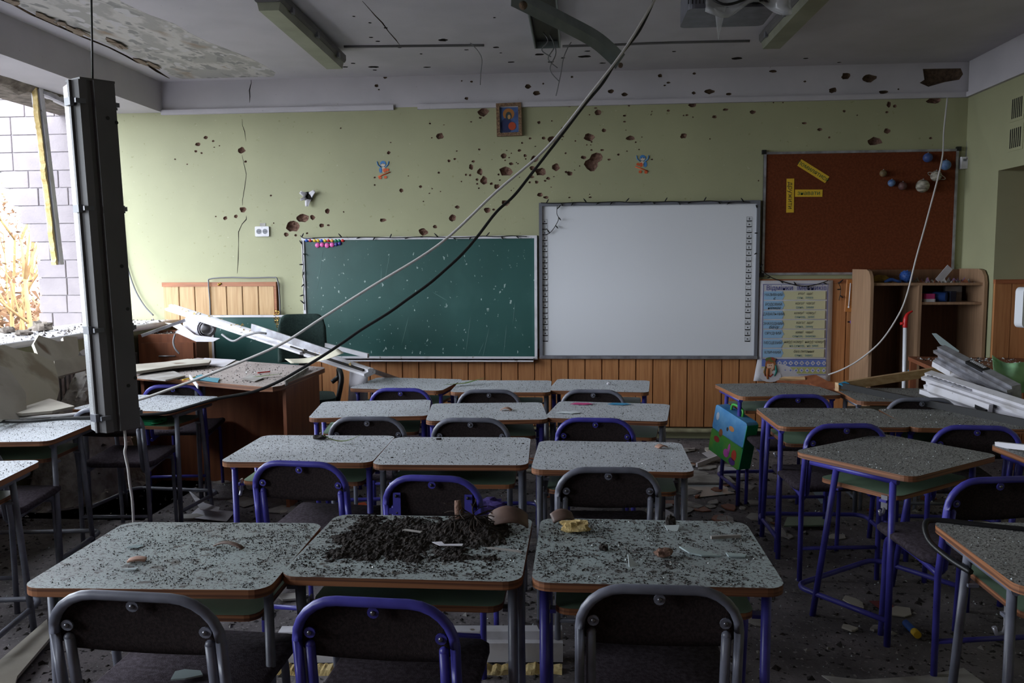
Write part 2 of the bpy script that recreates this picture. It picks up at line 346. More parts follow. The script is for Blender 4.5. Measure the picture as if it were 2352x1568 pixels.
frieze_px += Z3([(45,480,13,10),(98,524,12,5),(73,541,8,5),(262,466,10,6),(355,580,28,14),(257,590,11,8),(480,596,16,7),(760,452,20,8),(1222,482,23,20),(1368,495,40,22),(1140,571,24,15),(1460,583,25,10),(962,516,8,5),(1555,565,5,5)])
ceil_px = Z2([(890,257,30,8),(520,179,12,4),(316,105,9,3),(420,146,10,3),(440,430,35,6),(262,430,18,4),(310,407,16,3),(450,450,14,3),(748,346,8,3),(1230,304,24,4),(1040,320,14,3),(1328,399,24,4),(1260,340,10,2.5),(1508,350,30,6),(1800,363,40,7),(1820,328,20,3),(1660,372,14,3),(470,265,16,3),(425,240,14,3),(1220,113,9,3),(1580,398,20,4),(1915,405,20,3),(785,432,24,3),(610,305,14,2.5)])
ceil_px += Z3([(533,370,34,7),(132,326,12,3),(968,370,16,3),(1180,395,12,2.5)])
S = WY/FPX
def wall_holes(L, zlo, zhi):
    H = []
    for x, y, a, b in L:
        p = w(x, y); a *= S*1.04; b *= S*1.04
        h = blob(p.x, p.z, a, b)
        h = [(X, min(max(Z, zlo+.004), zhi-.004)) for X, Z in h]
        H.append(h)
    return H
def crack_poly(pts, wd):
    up = []; dn = []
    for i, p in enumerate(pts):
        d = (Vector(pts[min(i+1, len(pts)-1)])-Vector(pts[max(i-1, 0)])).normalized(); n = Vector((-d.y, d.x))
        k = wd*random.uniform(.4, 1.2)*(.3 if i in (0, len(pts)-1) else 1)
        up.append(tuple(Vector(p)+n*k)); dn.append(tuple(Vector(p)-n*k))
    return up+dn[::-1]
holes = wall_holes(wall_px, 0, ZF)
bigpoly = [(1405,790),(1470,765),(1530,780),(1555,820),(1540,870),(1490,900),(1485,950),(1440,1015),(1390,1020),(1340,985),(1300,925),(1320,880),(1375,850)]
holes.append([(w(1120+x/5.88, 220+y/5.88).x, w(1120+x/5.88, 220+y/5.88).z) for x, y in bigpoly][::-1])
def crack_px(L): return [(w(x, y).x, w(x, y).z) for x, y in L]
cracks = [crack_px([(556,273),(557,288),(562,302),(565,325)]), crack_px([(556,356),(560,375),(566,400),(562,430),(557,460),(557,472)]), crack_px([(566,495),(566,503),(556,514),(548,532),(548,560),(547,595),(545,628)])]
hm = {-1: m_crater}
for c in cracks: hm[len(holes)] = m_dark; holes.append(crack_poly(c, .0028))
TW = Matrix(((1, 0, 0, 0), (0, 0, 1, WY), (0, 1, 0, 0), (0, 0, 0, 1)))    # (u,v,d)->(u, WY+d, v)
back = pierced('wall_back', [(XO, 0), (XR, 0), (XR, ZF), (XO, ZF)], holes, m_green, TW, hm, lambda r, k: min(.045, .004+r*.75) if k < len(holes)-3 else .006)
back['label'] = 'pale green front wall pitted with shrapnel holes'
fh = wall_holes(frieze_px, ZF, ZC)
patch = [(1710,437),(1950,433),(1965,470),(1940,505),(1850,520),(1745,550),(1690,525),(1720,505)]
fh.append([(w(1500+x/2.76, y/2.76).x, min(w(1500+x/2.76, y/2.76).z, ZC-.005)) for x, y in patch])
fc = len(fh); fhm = {-1: m_crater_c, fc: m_dark}
fh.append(crack_poly(crack_px([(576,178),(577,190),(573,207),(574,222),(573,236)]), .0035))
frz = pierced('trim_1', [(XL, ZF), (XR, ZF), (XR, ZC), (XL, ZC)], fh, m_white, TW, fhm, lambda r, k: min(.03, .004+r*.6))
frz['label'] = 'white band along the top of the front wall'
mb = MB()
c0 = w(365, 241); 
mb.box((XL, WY-.028, ZF-.022), (w(905, 238).x, WY, ZF+.016)); mb.box((w(960, 238).x, WY-.028, ZF-.022), (XR, WY, ZF+.016))
struct(mb.build('trim_2', m_white), 'thin white cornice strip above the green wall')
MB().box((XO-.001, WY, 0), (XR, WY+.2, ZC+.1)).build('wall_back_core', m_concrete)
struct(bpy.data.objects['wall_back_core']); bpy.data.objects['wall_back_core'].location.y = .05

# ceiling with holes, a peeled patch and a long crack
ch = []
for x, y, a, b in ceil_px:
    p = onZ(x, y, ZC); q = onZ(x+a, y, ZC); t = onZ(x, y-b, ZC)
    ch.append(blob(p.x, p.y, abs(q.x-p.x), min(abs(t.y-p.y), .05)))
npx = len(ch)
peel = [(-40,-60),(150,-60),(272,0),(307,18),(345,35),(400,54),(440,78),(480,97),(535,118),(572,132),(607,150),(633,167),(629,176),(572,177),(500,179),(420,181),(395,175),(372,158),(352,146),(330,140),(300,125),(262,108),(228,94),(200,83),(160,66),(125,50),(86,34),(45,14),(10,0)]
ch.append([(onZ(x, y, ZC).x, min(onZ(x, y, ZC).y, WY-.02)) for x, y in peel])
crk = [(-30,-22),(0,-6),(40,10),(82,33),(122,50),(158,66),(198,84),(226,95),(260,109),(298,128),(326,144),(348,149),(372,165),(398,180)]
ch.append(crack_poly([(onZ(x-7, y, ZC).x-.006, min(onZ(x-7, y, ZC).y, WY-.03)) for x, y in crk], .013))
crk2 = [(832,2),(848,20),(862,36),(878,52),(892,72),(908,90),(918,103)]
ch.append(crack_poly([(onZ(x, y, ZC).x, onZ(x, y, ZC).y) for x, y in crk2], .004))
TC = Matrix(((1, 0, 0, 0), (0, 1, 0, 0), (0, 0, 1, ZC), (0, 0, 0, 1)))
ceil = pierced('ceiling', [(XL, YB), (XR, YB), (XR, WY), (XL, WY)], ch, m_white, TC, {-1: m_dark, npx: m_peel, npx+1: m_crater_c, npx+2: m_crater_c},
               lambda r, k: .006 if k == npx else (.03 if k > npx else min(.02, .004+r*.5)))
ceil['label'] = 'white ceiling with peeled plaster and cracks'
# loose flakes along the crack
for i, (x, y) in enumerate(((30,6),(105,43),(140,55),(175,73),(190,75),(262,100),(275,106),(325,143),(352,150))):
    p = onZ(x, y, ZC-.012); q = MB(); q.prism([(a-p.x, b-p.y) for a, b in blob(p.x, p.y, random.uniform(.015, .035), random.uniform(.05, .12), 11, .45)], 0, .004)
    o = q.build('plaster_flake', M('tan_flake', (150, 134, 118), (124, 108, 94), scale=20, rough=.9), ceil); o.location = p; o.rotation_euler = (R(random.uniform(-8, 8)), R(random.uniform(-6, 6)), 0)
MB().box((XO-.3, YB-.2, ZC+.05), (XR+.7, WY+.3, ZC+.25)).build('ceiling_slab', m_concrete); struct(bpy.data.objects['ceiling_slab'])

# floor
fl = MB().box((XO, YB, -.1), (XR+.5, WY+.3, 0)).build('floor', m_floor); struct(fl, 'dark classroom floor covered in dust and grit')
# left (window) wall: parapet, lintel, rear pier, sill
lw = MB(); lw.box((XO, YB, 0), (XL, WY, .93)).box((XO, 1.5, .93), (XL, 2.2, ZF)).box((XO, YB, .93), (XL, -.2, ZF)).build('wall_left', m_green2)
struct(bpy.data.objects['wall_left'], 'window wall below and beside the blown-out windows')
lt = MB().box((XO, YB, ZF), (XL, WY, ZC)).build('trim_3', m_white); struct(lt, 'white beam over the missing windows')
struct(MB().box((-4.42, YB, 2.71), (XO-.001, 9, 2.95)).build('sky_block_slab', m_concrete), 'slab added outside above the windows to block steep sky light')  # added eave slab: keeps steep sky light off the wall beside the windows
# torn concrete edge under the lintel
q = MB(); pts = []
n = 40
vs = []
for i in range(n+1):
    y = 4.2+(6.25-4.2)*i/n; h = .05+.05*noise.noise((y*6, 1, 0))+.025*noise.noise((y*23, 4, 0))
    vs += [(XO-.02, y, ZF-max(.012, h)), (XO+.02+.03*noise.noise((y*9, 8, 0)), y, ZF-max(.01, h*.8)), (XO+.07+.03*noise.noise((y*11, 2, 0)), y, ZF+.002), (XO-.02, y, ZF+.002)]
fs = [(4*i+a, 4*i+(a+1) % 4, 4*i+4+(a+1) % 4, 4*i+4+a) for i in range(n) for a in range(4)]
q.add(vs, fs); q.build('torn_edge', m_concrete, lt)
# window sill
sill = MB()
def sill_fn(u, v):
    y = 1.6+(6.69-1.6)*u; edge = -3.30-.06*max(0, noise.noise((y*2.2, 3, 1)))-.02*noise.noise((y*9, 5, 1))
    return (XO-.08+(edge-(XO-.08))*v, y, .955+.012*noise.noise((y*1.4, v*2, 0))-.02*v*max(0, noise.noise((y*.9, 7, 7))))
sill.sheet(sill_fn, 40, 6, .035)
so = sill.build('window_sill', m_frame_w); struct(so, 'broken white window sill strewn with rubble')
# right wall with a door recess near the front corner
rw = MB()
for lo, hi in (((XR, 6.19, 0), (XR+.5, WY+.2, ZC)), ((XR, 5.10, 2.05), (XR+.5, 6.19, ZC)), ((XR, YB, 0), (XR+.5, 5.10, ZC)), ((XR+.36, 5.10, 0), (XR+.5, 6.19, 2.05))): rw.box(lo, hi)
rwo = struct(rw.build('wall_right', m_green2), 'green side wall with the door recess')
mb = MB(); mb.box((XR-.012, YB, ZF), (XR-.001, WY-.02, ZC)); mb.box((XR-.03, YB, ZF-.022), (XR-.001, WY-.03, ZF+.016))
struct(mb.build('trim_4', m_white), 'white band along the top of the side wall')
struct(MB().box((XO, YB-.2, 0), (XR+.5, YB, ZC)).build('wall_rear', m_wood_d))
# door in the recess
d = link('door_1', None); d.location = (XR+.30, 5.62, 0); struct(d, 'dark wooden door in the side-wall recess')
mm = M('dark_door_wood', (84, 46, 28), (66, 34, 20), scale=5, rough=.4, stretch=(6, 6, .5))
MB().box((.02, -.40, 0), (.05, .44, 1.98)).build('door_leaf', mm, d)
for y0, y1, z0, z1 in ((.44, .54, 0, 2.04), (-.50, -.40, 0, 2.04), (-.40, .44, 1.98, 2.04)): MB().box((-.03, y0, z0), (.055, y1, z1)).build('door_frame', m_wood_d, d)
MB().tube([(-.05, -.33, 1.0), (-.05, -.22, 1.0)], .01).tube([(.02, -.33, 1.0), (-.05, -.33, 1.0)], .009).build('door_handle', m_alum, d)

# wood panelling, plank by plank
ZW = w(1935, 640).z
pw = .1362; x0 = w(1002.8, 900).x
pmesh = MB().box((0, -.016, .10), (pw-.005, 0, ZW-.03)).box((.004, -.020, .10), (pw-.009, -.015, ZW-.03)).mesh('panel_plank', m_plank)
wain = struct(MB().box((w(380, 680).x-.01, WY-.006, .09), (w(636, 680).x+.012, WY-.001, ZW-.03)).box((w(697, 830).x-.3, WY-.006, .09), (w(1740, 830).x, WY-.001, w(1000, 800).z)).box((w(1735, 800).x, WY-.006, .09), (XR, WY-.001, ZW-.03)).build('panelling', m_wood_d), 'wood plank panelling on the lower front wall')
pm_low = MB().box((0, -.016, .10), (pw-.005, 0, .66)).box((.004, -.020, .10), (pw-.009, -.015, .66)).mesh('panel_plank', m_plank)
pm_pale = pmesh.copy(); pm_pale.materials.clear(); pm_pale.materials.append(m_plank_b)
xl = w(380, 680).x; xr_p = w(634, 680).x
k = -22
while x0+k*pw < XR-.02:
    X = x0+k*pw
    if X > w(1735, 800).x-.1: o = link('plank', pmesh, wain); o.location = (X, WY-.006, 0)
    elif X > xr_p: o = link('plank', pm_low, wain); o.location = (X, WY-.006, 0)
    k += 1
nn = 7; pwl = (xr_p-xl)/nn
for i in range(nn):
    o = link('plank', pm_pale, wain); o.location = (xl+i*pwl, WY-.008, 0); o.scale = (pwl/pw, 1, 1)
MB().box((xl-.01, WY-.034, ZW-.035), (xr_p+.015, WY, ZW)).box((xr_p-.004, WY-.03, .1), (xr_p+.014, WY, ZW-.035)).build('top_rail', m_rail, wain)
MB().box((w(1740, 640).x, WY-.034, ZW-.035), (XR, WY, ZW)).build('top_rail', m_rail, wain)
for i in range(3):
    MB().box((XR+.004+i*.118, 6.165, .02), (XR+.117+i*.118, 6.189, ZW-.02)).build('plank', m_plank, wain)
MB().box((XR, 6.155, ZW-.03), (XR+.355, 6.189, ZW)).build('top_rail', m_rail, wain)
pp = MB().tube(smooth_path([(x, WY-.055, .075+.004*math.sin(x*5)) for x in [-1.6+.4*i for i in range(12)]]), .019, 10)
struct(pp.build('baseboard_back', M('old_pipe_paint', (176, 172, 140), (140, 134, 108), scale=12, rough=.5)), 'pale heating pipe along the foot of the front wall')

# ------------------------------------------------------------------ outside
gr = struct(MB().box((-60, -30, -1.2), (XO-.001, 80, -1.0)).build('outside_ground', m_ground))
bw = link('outer_brick_wall', None); struct(bw, 'white brick wall with a stepped broken edge outside the window')
BYf = 6.9; bs = BYf/FPX
ys = [144, 184.5, 225.5, 266, 308, 348.5, 390.5, 430.5, 471.5, 513, 555, 597, 637.5, 678, 718, 758, 798, 838]
left = [-330, -330, -330, -330, -330, -330, 2, 24, 44, 67, 84, 85, 89, 90, 90, 90, 90]
anch = [60, 20, 55, 24, 26.5, 29, 65, 88, 107.5, 68, 115, 151, 154, 154, 122, 154, 120]
bl = 68.5
for j in range(17):
    p0 = onY(150, ys[j], BYf); p1 = onY(150, ys[j+1], BYf); zt, zb = p0.z, p1.z
    L_ = left[j]; Rr = 268; a = anch[j]
    while a > L_+8: a -= bl
    edges = [L_]+[e for e in [a+bl*i for i in range(14)] if L_+10 < e < Rr-6]+[Rr]
    yy = ys[j]+20
    xa = onY(L_, yy, BYf).x; xb = onY(Rr, yy, BYf).x
    MB().box((xa+.02, BYf+.012, zb), (xb, BYf+.14, zt)).build('mortar_bed', m_mortar, bw)
    for e0, e1 in zip(edges, edges[1:]):
        X0 = onY(e0, yy, BYf).x+.004; X1 = onY(e1, yy, BYf).x-.004; jx = random.uniform(-.003, .003)
        MB().box((X0, BYf+jx, zb+.004), (X1, BYf+.12, zt-.004), bev=.004).build('brick', m_brick, bw)
MB().box((XO-.06, WY+.02, -.9), (XO, BYf+.15, ZC)).build('pier_edge', m_mortar, bw)

def tree(label, x, y, h, seed, cat='tree'):
    rnd = random.Random(seed); t = thing('bare_tree', label, cat, (x, y, -1.02), group='trees outside the broken window'); q = MB(); tips = []
    def br(p, d, ln, r, lv):
        pts = [p]; dd = d.copy(); n = 4
        for i in range(n):
            dd = (dd+Vector((rnd.uniform(-.18, .18), rnd.uniform(-.18, .18), rnd.uniform(-.02, .12)))).normalized(); pts.append(pts[-1]+dd*ln/n)
        q.tube(pts, [r*(1-.14*i) for i in range(n+1)], 5)
        tips.append(pts[-1])
        if lv < 4:
            for i in range(3 if lv else 5):
                k = rnd.choice((1, 2, 3, 4)); nd = (dd+Vector((rnd.uniform(-.9, .9), rnd.uniform(-.9, .9), rnd.uniform(-.1, .6)))).normalized()
                br(pts[k], nd, ln*rnd.uniform(.5, .75), r*.5, lv+1)
    br(Vector((0, 0, 0)), Vector((.04, 0, 1)), h*.5, h*.0085, 0)
    q.build('trunk_and_branches', m_bark, t)
    lf = MB()
    for p in tips:
        for i in range(3):
            c = p+Vector((rnd.uniform(-.3, .3), rnd.uniform(-.3, .3), rnd.uniform(-.5, .3))); s_ = rnd.uniform(.03, .07)
            lf.add([tuple(c+Vector((rnd.uniform(-s_, s_), rnd.uniform(-s_, s_), rnd.uniform(-s_, s_)))) for _ in range(4)], [(0, 1, 2), (0, 2, 3), (0, 3, 1), (1, 3, 2)])
    o = lf.build('leaves', m_fol, t); o['kind'] = 'stuff'
for lb, px, Y, h, sd in (('slim bare tree nearest the stepped brick edge outside', 72, 13, 6, 3), ('leaning thin tree at the far left outside the window', 22, 15, 6, 8), ('tall bare tree behind the two thin trees outside', 45, 24, 9, 5)):
    p = onY(px, 760, Y); tree(lb, p.x, Y, h, sd)
hd = MB()
for i in range(420):
    p = onY(random.uniform(-80, 150), 640, 30); c = Vector((p.x+random.uniform(-2, 2), 30+random.uniform(-2, 2), -1+abs(random.gauss(0, 1.0)))); s_ = random.uniform(.1, .3)
    hd.add([tuple(c+Vector((random.uniform(-s_, s_), random.uniform(-s_, s_), random.uniform(-s_, s_)))) for _ in range(4)], [(0, 1, 2), (0, 2, 3), (0, 3, 1), (1, 3, 2)])
tag(hd.build('autumn_thicket', m_fol), 'orange autumn thicket in the distance outside the window', 'bushes', kind='stuff')

# ------------------------------------------------------------------ things on the front wall
def framed(t, x0, z0, x1, z1, y, fw, depth, mat, name='frame'):
    for lo, hi in (((x0, y-depth, z1-fw), (x1, y, z1)), ((x0, y-depth, z0), (x1, y, z0+fw)), ((x0, y-depth, z0+fw), (x0+fw, y, z1-fw)), ((x1-fw, y-depth, z0+fw), (x1, y, z1-fw))):
        MB().box(lo, hi).build(name, mat, t)
FY = WY-.002
# chalkboard
a = w(696, 546); b = w(1235, 824)
t = thing('chalkboard', 'long green chalkboard with white frame and chalk smears', 'chalkboard', (0, 0, 0))
PY = FY-.030
MB().box((a.x, PY, b.z), (b.x, FY, a.z)).build('board_panel', m_chalk, t)
framed(t, a.x, b.z, b.x, a.z, FY, .022, .042, m_frame_w)
MB().box((w(760, 820).x, FY-.10, b.z-.012), (b.x-.03, FY, b.z+.012)).box((w(760, 820).x, FY-.10, b.z), (b.x-.03, FY-.09, b.z+.03)).build('chalk_tray', m_frame_w, t)
smear = M('chalk_smear', (96, 128, 124), rough=.8)
for x, y, l, an in ((735, 620, .30, 80), (890, 610, .22, 78), (930, 760, .25, 75), (1075, 770, .33, 82), (1115, 790, .30, 77), (1160, 780, .25, 84), (1105, 800, .12, 66), (1010, 680, .14, -30), (875, 640, .2, 86), (1180, 720, .2, 85)):
    p = w(x, y, .0325); q = MB(); T = basis(p, (math.cos(R(an)), 0, math.sin(R(an))), (-math.sin(R(an)), 0, math.cos(R(an))))
    pts = [(-l/2, 0), (-l/4, -.0022), (l/4, -.003), (l/2, 0), (l/4, .0008), (-l/4, .001)]
    q.prism(pts, -.0002, .0006, T=T); q.build('chalk_smear', smear, t)
# magnets
mcol = {'b': (48, 92, 190), 'r': (190, 36, 36), 'y': (226, 190, 40), 'g': (20, 120, 84), 'p': (222, 96, 170), 'v': (52, 44, 130), 'o': (222, 160, 70)}
mmat = {k: M('magnet_'+k, c, rough=.3) for k, c in mcol.items()}
cname = dict(b='blue', r='red', y='yellow', g='green', p='pink', v='dark violet', o='orange')
def magnet(x, y, r, c, label):
    p = w(x, y, .034); o = MB().ball((0, -.004, 0), (r, .008, r), 0, 14, 8).build('magnet', mmat[c]); o.location = p
    tag(o, label, 'magnet', 'round magnets in the corner of the chalkboard')
top = 'bryybyroggr'; xs = [704.5, 713.3, 723, 731, 739, 747, 755, 763, 772, 779.5, 787.5]
seq = ['b', 'r', 'y', 'y', 'b', 'y', 'r', 'o', 'g', 'g', 'r']
ordn = ['first', 'second', 'third', 'fourth', 'fifth', 'sixth', 'seventh', 'eighth', 'ninth', 'tenth', 'last']
for i, (x, c) in enumerate(zip(xs, seq)): magnet(x, 551.5, .0155, c, f'{cname[c]} round magnet, {ordn[i]} from the left in the upper magnet row')
for i, (x, y, r, c) in enumerate(((729.7, 563, .021, 'p'), (740.3, 562, .019, 'p'), (751.7, 563.5, .021, 'p'), (763, 562, .020, 'p'), (772.3, 561, .0155, 'v'), (780.5, 559, .0155, 'v'))):
    magnet(x, y, r, c, f'{cname[c]} round magnet, {ordn[i] if i < 5 else "last"} in the lower magnet row')
# lower left wing of the chalkboard
a = w(488, 723, .02); b = w(699, 880, .02)
t = thing('chalkboard_wing', 'low dark green side board behind the swivel chair', 'chalkboard')
MB().box((a.x, FY-.022, b.z), (b.x, FY-.03+.001, a.z)).box((a.x, FY-.045, b.z), (b.x, FY-.025, a.z)).build('board_panel', m_chalk, t)
framed(t, a.x, b.z, b.x, a.z, FY-.02, .018, .034, m_frame_w)
# interactive whiteboard
a = w(1238.5, 467); b = w(1736, 822.5)
t = thing('interactive_whiteboard', 'large white interactive board with grey frame and icon strips', 'whiteboard')
MB().box((a.x, FY-.035, b.z), (b.x, FY, a.z)).build('board_panel', m_white_board, t)
framed(t, a.x, b.z, b.x, a.z, FY, .026, .055, m_grey_frame)
MB().box((a.x, FY-.06, b.z), (b.x, FY-.05, b.z+.022)).build('pen_ledge', m_alum, t)
for side, x0, y0, y1, n in ((0, 1251, 509, 779, 22), (1, 1721, 503, 779, 22)):
    for i in range(n):
        f = i/(n-1); x = x0 + (0 if side == 0 else -4.5*f)+(1.5*f if side == 0 else 0); y = y0+(y1-y0)*f
        p = w(x, y, .040); o = link('icon_button', None, t); o.location = p
        s_ = .0205; q = MB()
        q.box((-s_, -.0006, -.019), (s_, .0004, -.011)); q.build('icon_bar', m_black, o)
        g = MB(); k = (i*7+side*3) % 5
        for lo, hi in (((-s_, -.0005, .017), (s_, .0003, .0185)), ((-s_, -.0005, -.012), (-s_+.0015, .0003, .0185)), ((s_-.0015, -.0005, -.012), (s_, .0003, .0185))): g.box(lo, hi)
        if k == 0: g.box((-.005, -.0005, -.002), (.005, .0003, .008))
        elif k == 1: g.ball((0, 0, .003), (.006, .0006, .006), 0, 8, 4)
        elif k == 2: g.box((-.009, -.0005, .0005), (.009, .0003, .003))
        elif k == 3: g.box((-.003, -.0005, -.006), (.003, .0003, .011))
        else: g.prism([(-.007, -.005), (.007, -.005), (0, .009)], -.0003, .0005, T=basis((0, 0, 0), (1, 0, 0), (0, 0, 1)))
        g.build('icon_mark', m_print, o)
# cork board
a = w(1754, 350); b = w(2187.5, 629)
t = thing('cork_board', 'brown cork noticeboard with thin aluminium frame', 'noticeboard')
MB().box((a.x, FY-.014, b.z), (b.x, FY, a.z)).build('board_panel', m_cork, t)
framed(t, a.x, b.z, b.x, a.z, FY, .018, .022, m_alum)
for X in (a.x, b.x):
    for Z in (a.z, b.z): MB().box((X-.016, FY-.026, Z-.016), (X+.016, FY, Z+.016)).build('corner_cap', m_black, t)
def strip(p0, p1, wd, s, mat, label, sz):
    P0 = w(*p0, .018); P1 = w(*p1, .018); L_ = (P1-P0).length; ang = math.atan2(P1.z-P0.z, P1.x-P0.x)
    t = thing('word_strip', label, 'paper strip', (P0+P1)/2, (0, -ang, 0), 'word strips on the cork board')
    MB().box((-L_/2, -.0008, -wd/2), (L_/2, .0006, wd/2)).build('paper', m_yellow, t)
    text_part(s, sz, (0, -.0018, 0), mat, t)
strip((1836, 373), (1900, 413), .058, 'помилятися', m_ink_green, 'tilted yellow word strip with green letters on the cork board', .047)
strip((1826, 443.5), (1889, 443.5), .056, 'знавати', m_ink_green, 'level yellow word strip with green letters on the cork board', .046)
strip((1815.5, 410), (1814.5, 488), .058, 'дружити', m_ink_dark, 'upright yellow word strip with dark letters on the cork board', .05)
bc = {'d': M('dark_blue_ball', (70, 92, 150), (44, 60, 110), scale=30, rough=.5), 'l': M('light_blue_ball', (110, 136, 170), (60, 90, 140), scale=30, rough=.5), 'w': M('striped_pale_ball', (190, 184, 168), (96, 88, 78), scale=22, rough=.6, stretch=(1, 1, 4)), 't': M('tan_ball', (130, 110, 76), (90, 74, 50), scale=26, rough=.6), 'm': M('maroon_ball', (110, 76, 72), (70, 46, 46), scale=26, rough=.6)}
for x, y, r, c, lb in ((2131, 362, 10, 'd', 'dark blue planet ball highest on the cork board'), (2172, 379, 11, 'l', 'light blue planet ball in the cork board corner'), (2150, 404, 11.5, 'w', 'pale ringed planet ball beside the hanging cable'), (2119, 427, 14, 'w', 'largest striped planet ball on the cork board'), (2073, 427, 9, 'm', 'maroon planet ball low on the cork board'), (2048, 420, 8, 'l', 'small blue planet ball on the cork board'), (2028.5, 398, 7.5, 't', 'tan planet ball farthest left on the cork board')):
    rr = r*S; o = thing('planet_ball', lb, 'ball', w(x, y, .016+rr), group='planet balls pinned to the cork board')
    MB().ball((0, 0, 0), rr, 0, 18, 12).build('ball', bc[c], o); MB().tube([(0, -rr*.2, rr*.9), (0, -rr*.2, rr*1.15)], .004, 6).build('pin', m_alum, o)
    if 'ringed' in lb: MB().tube([(rr*1.6*math.cos(q_), -.3*rr*math.sin(q_)-.01, rr*1.1*math.sin(q_)*.35-rr*.55*math.cos(q_)) for q_ in [6.2832*i/24 for i in range(25)]], .003, 5).build('ring', bc['w'], o)
# grammar poster
a = w(1742, 644); b = w(1903, 873)
PX0, PX1, PZ0, PZ1 = a.x, b.x, b.z, a.z; pwid = PX1-PX0; phei = PZ1-PZ0
t = thing('grammar_poster', 'paper grammar chart with blue tags, yellow rows and embroidered border', 'poster')
YP = FY-.044
MB().sheet(lambda u, v: (PX0-(.035*max(0, .25-v)*4)*(1-u)+pwid*u, YP-.012*max(0, .22-v)*4*(1-u*.6)-.004*math.sin(u*5), PZ0+phei*v), 14, 18, .001).build('sheet', m_paper, t)
pb = M('poster_blue_tag', (150, 188, 222), rough=.7); py_ = M('poster_yellow_row', (206, 202, 164), rough=.7); pn = M('poster_navy', (58, 64, 140), rough=.7); po_ = M('poster_blue_band', (104, 124, 196), rough=.7); pyb = M('poster_olive_band', (178, 180, 116), rough=.7); ptl = M('poster_teal_ink', (96, 140, 150), rough=.7); pgr = M('poster_grey_ink', (84, 84, 74), rough=.7)
def UV(u, v, off=.006): return (PX0+pwid*u, YP-off, PZ0+phei*v)
def prect(u0, v0, u1, v1, mat, name, off=.006):
    p = UV(u0, v0, off); q = UV(u1, v1, off); MB().box((p[0], p[1]-.0004, p[2]), (q[0], p[1]+.0004, q[2])).build(name, mat, t)
prect(.045, .225, .052, .965, pn, 'border_line'); prect(.925, .225, .932, .965, pn, 'border_line'); prect(.045, .960, .932, .965, pn, 'border_line')
text_part('Відмінки  іменників', .052, UV(.5, .925, .008), pn, t, squeeze=.95)
rows = [('НАЗИВНИЙ', 'хто?  що?', 'син,  зима'), ('РОДОВИЙ', 'кого?  чого?', 'сина,  зими'), ('ДАВАЛЬНИЙ', 'кому?  чому?', 'синові,  зимі'), ('ЗНАХІДНИЙ', 'кого?  що?', 'сина,  зиму'), ('ОРУДНИЙ', 'ким?  чим?', 'сином,  зимою'), ('МІСЦЕВИЙ', 'на(у) кому?  на(у) чому?', 'на синові,  на зимі'), ('КЛИЧНИЙ', 'без питання', 'сину,  зимо')]
hand = {0: 'є', 1: 'немає', 3: 'бачу'}
for i, (k1, k2, k3) in enumerate(rows):
    v1 = .895-i*.0955; v0 = v1-.084; vm = (v0+v1)/2
    prect(.33, v0, .90, v1, py_, 'yellow_row', .0055)
    q = MB(); p = UV(.06, v0); e = UV(.31, v0); r_ = UV(.345, vm); h = phei*.084
    q.prism([(0, 0), (e[0]-p[0], 0), (r_[0]-p[0], h/2), (e[0]-p[0], h), (0, h)], -.0004, .0004, T=basis((p[0], p[1]-.001, p[2]), (1, 0, 0), (0, 0, 1))); q.build('blue_tag', pb, t)
    text_part(k1, .030, UV(.195, vm+.006, .009), pgr, t, squeeze=.85)
    text_part(k2, .030, UV(.62, vm+.017, .008), pgr, t, shear=.25, squeeze=.9)
    text_part(k3, .028, UV(.62, vm-.022, .008), ptl, t, squeeze=.9)
    if i in hand: text_part(hand[i], .034, UV(.2, vm-.028, .0095), m_ink_dark, t, shear=.4, name='handwriting')
prect(.05, .145, .93, .215, po_, 'blue_band'); prect(.05, .075, .93, .14, pyb, 'olive_band'); prect(.05, .217, .93, .222, pn, 'border_line'); prect(.3, .062, .93, .066, pn, 'border_line')
dm = MB().prism([(-.019, 0), (0, -.019), (.019, 0), (0, .019)], -.0004, .0004).prism([(-.008, 0), (0, -.008), (.008, 0), (0, .008)], .0002, .0008, mi=1).mesh('band_diamond', [m_paper, po_])
for i in range(10):
    for v in (.18, .107):
        if v < .15 and i < 2: continue
        o = link('band_diamond', dm, t); p = UV(.22+.076*i, v, .0075); o.matrix_local = basis(p, (1, 0, 0), (0, 0, 1))
# illustrated girl, lower left of the chart
sk = M('print_skin', (226, 186, 160), rough=.8); hr = M('print_hair', (170, 104, 60), rough=.8); wr = M('print_wreath', (170, 50, 50), (60, 120, 60), scale=60, rough=.8); rb_ = M('print_ribbon', (40, 120, 110), rough=.8)
def blobp(u, v, ru, rv, mat, name, off):
    p = UV(u, v, off); MB().prism([(ru*math.cos(k*.3927), rv*math.sin(k*.3927)) for k in range(16)], -.0004, .0004, T=basis(p, (1, 0, 0), (0, 0, 1))).build(name, mat, t)
blobp(.17, .05, .085, .048, m_paper, 'printed_blouse', .014); blobp(.165, .165, .040, .058, hr, 'printed_hair', .015); blobp(.165, .15, .028, .038, sk, 'printed_face', .016)
blobp(.155, .19, .030, .014, hr, 'printed_fringe', .0165); blobp(.165, .215, .042, .020, wr, 'printed_wreath', .017); blobp(.165, .085, .016, .03, sk, 'printed_neck', .0155)
q = MB().tube([UV(.13, .13, .017), UV(.125, .08, .017), UV(.13, .02, .017)], [.012, .013, .006], 6); q.build('printed_braid', hr, t)
MB().tube([UV(.235, .16, .017), UV(.25, .1, .017), UV(.225, .05, .017)], [.006, .009, .004], 5).build('printed_ribbon', rb_, t)
MB().tube([UV(.10, .15, .017), UV(.08, .09, .017), UV(.10, .05, .017)], [.005, .008, .004], 5).build('printed_ribbon', wr, t)
MB().tube([UV(.13, .07, .0175), UV(.165, .045, .0175), UV(.2, .07, .0175)], .004, 5).build('printed_beads', m_red, t)
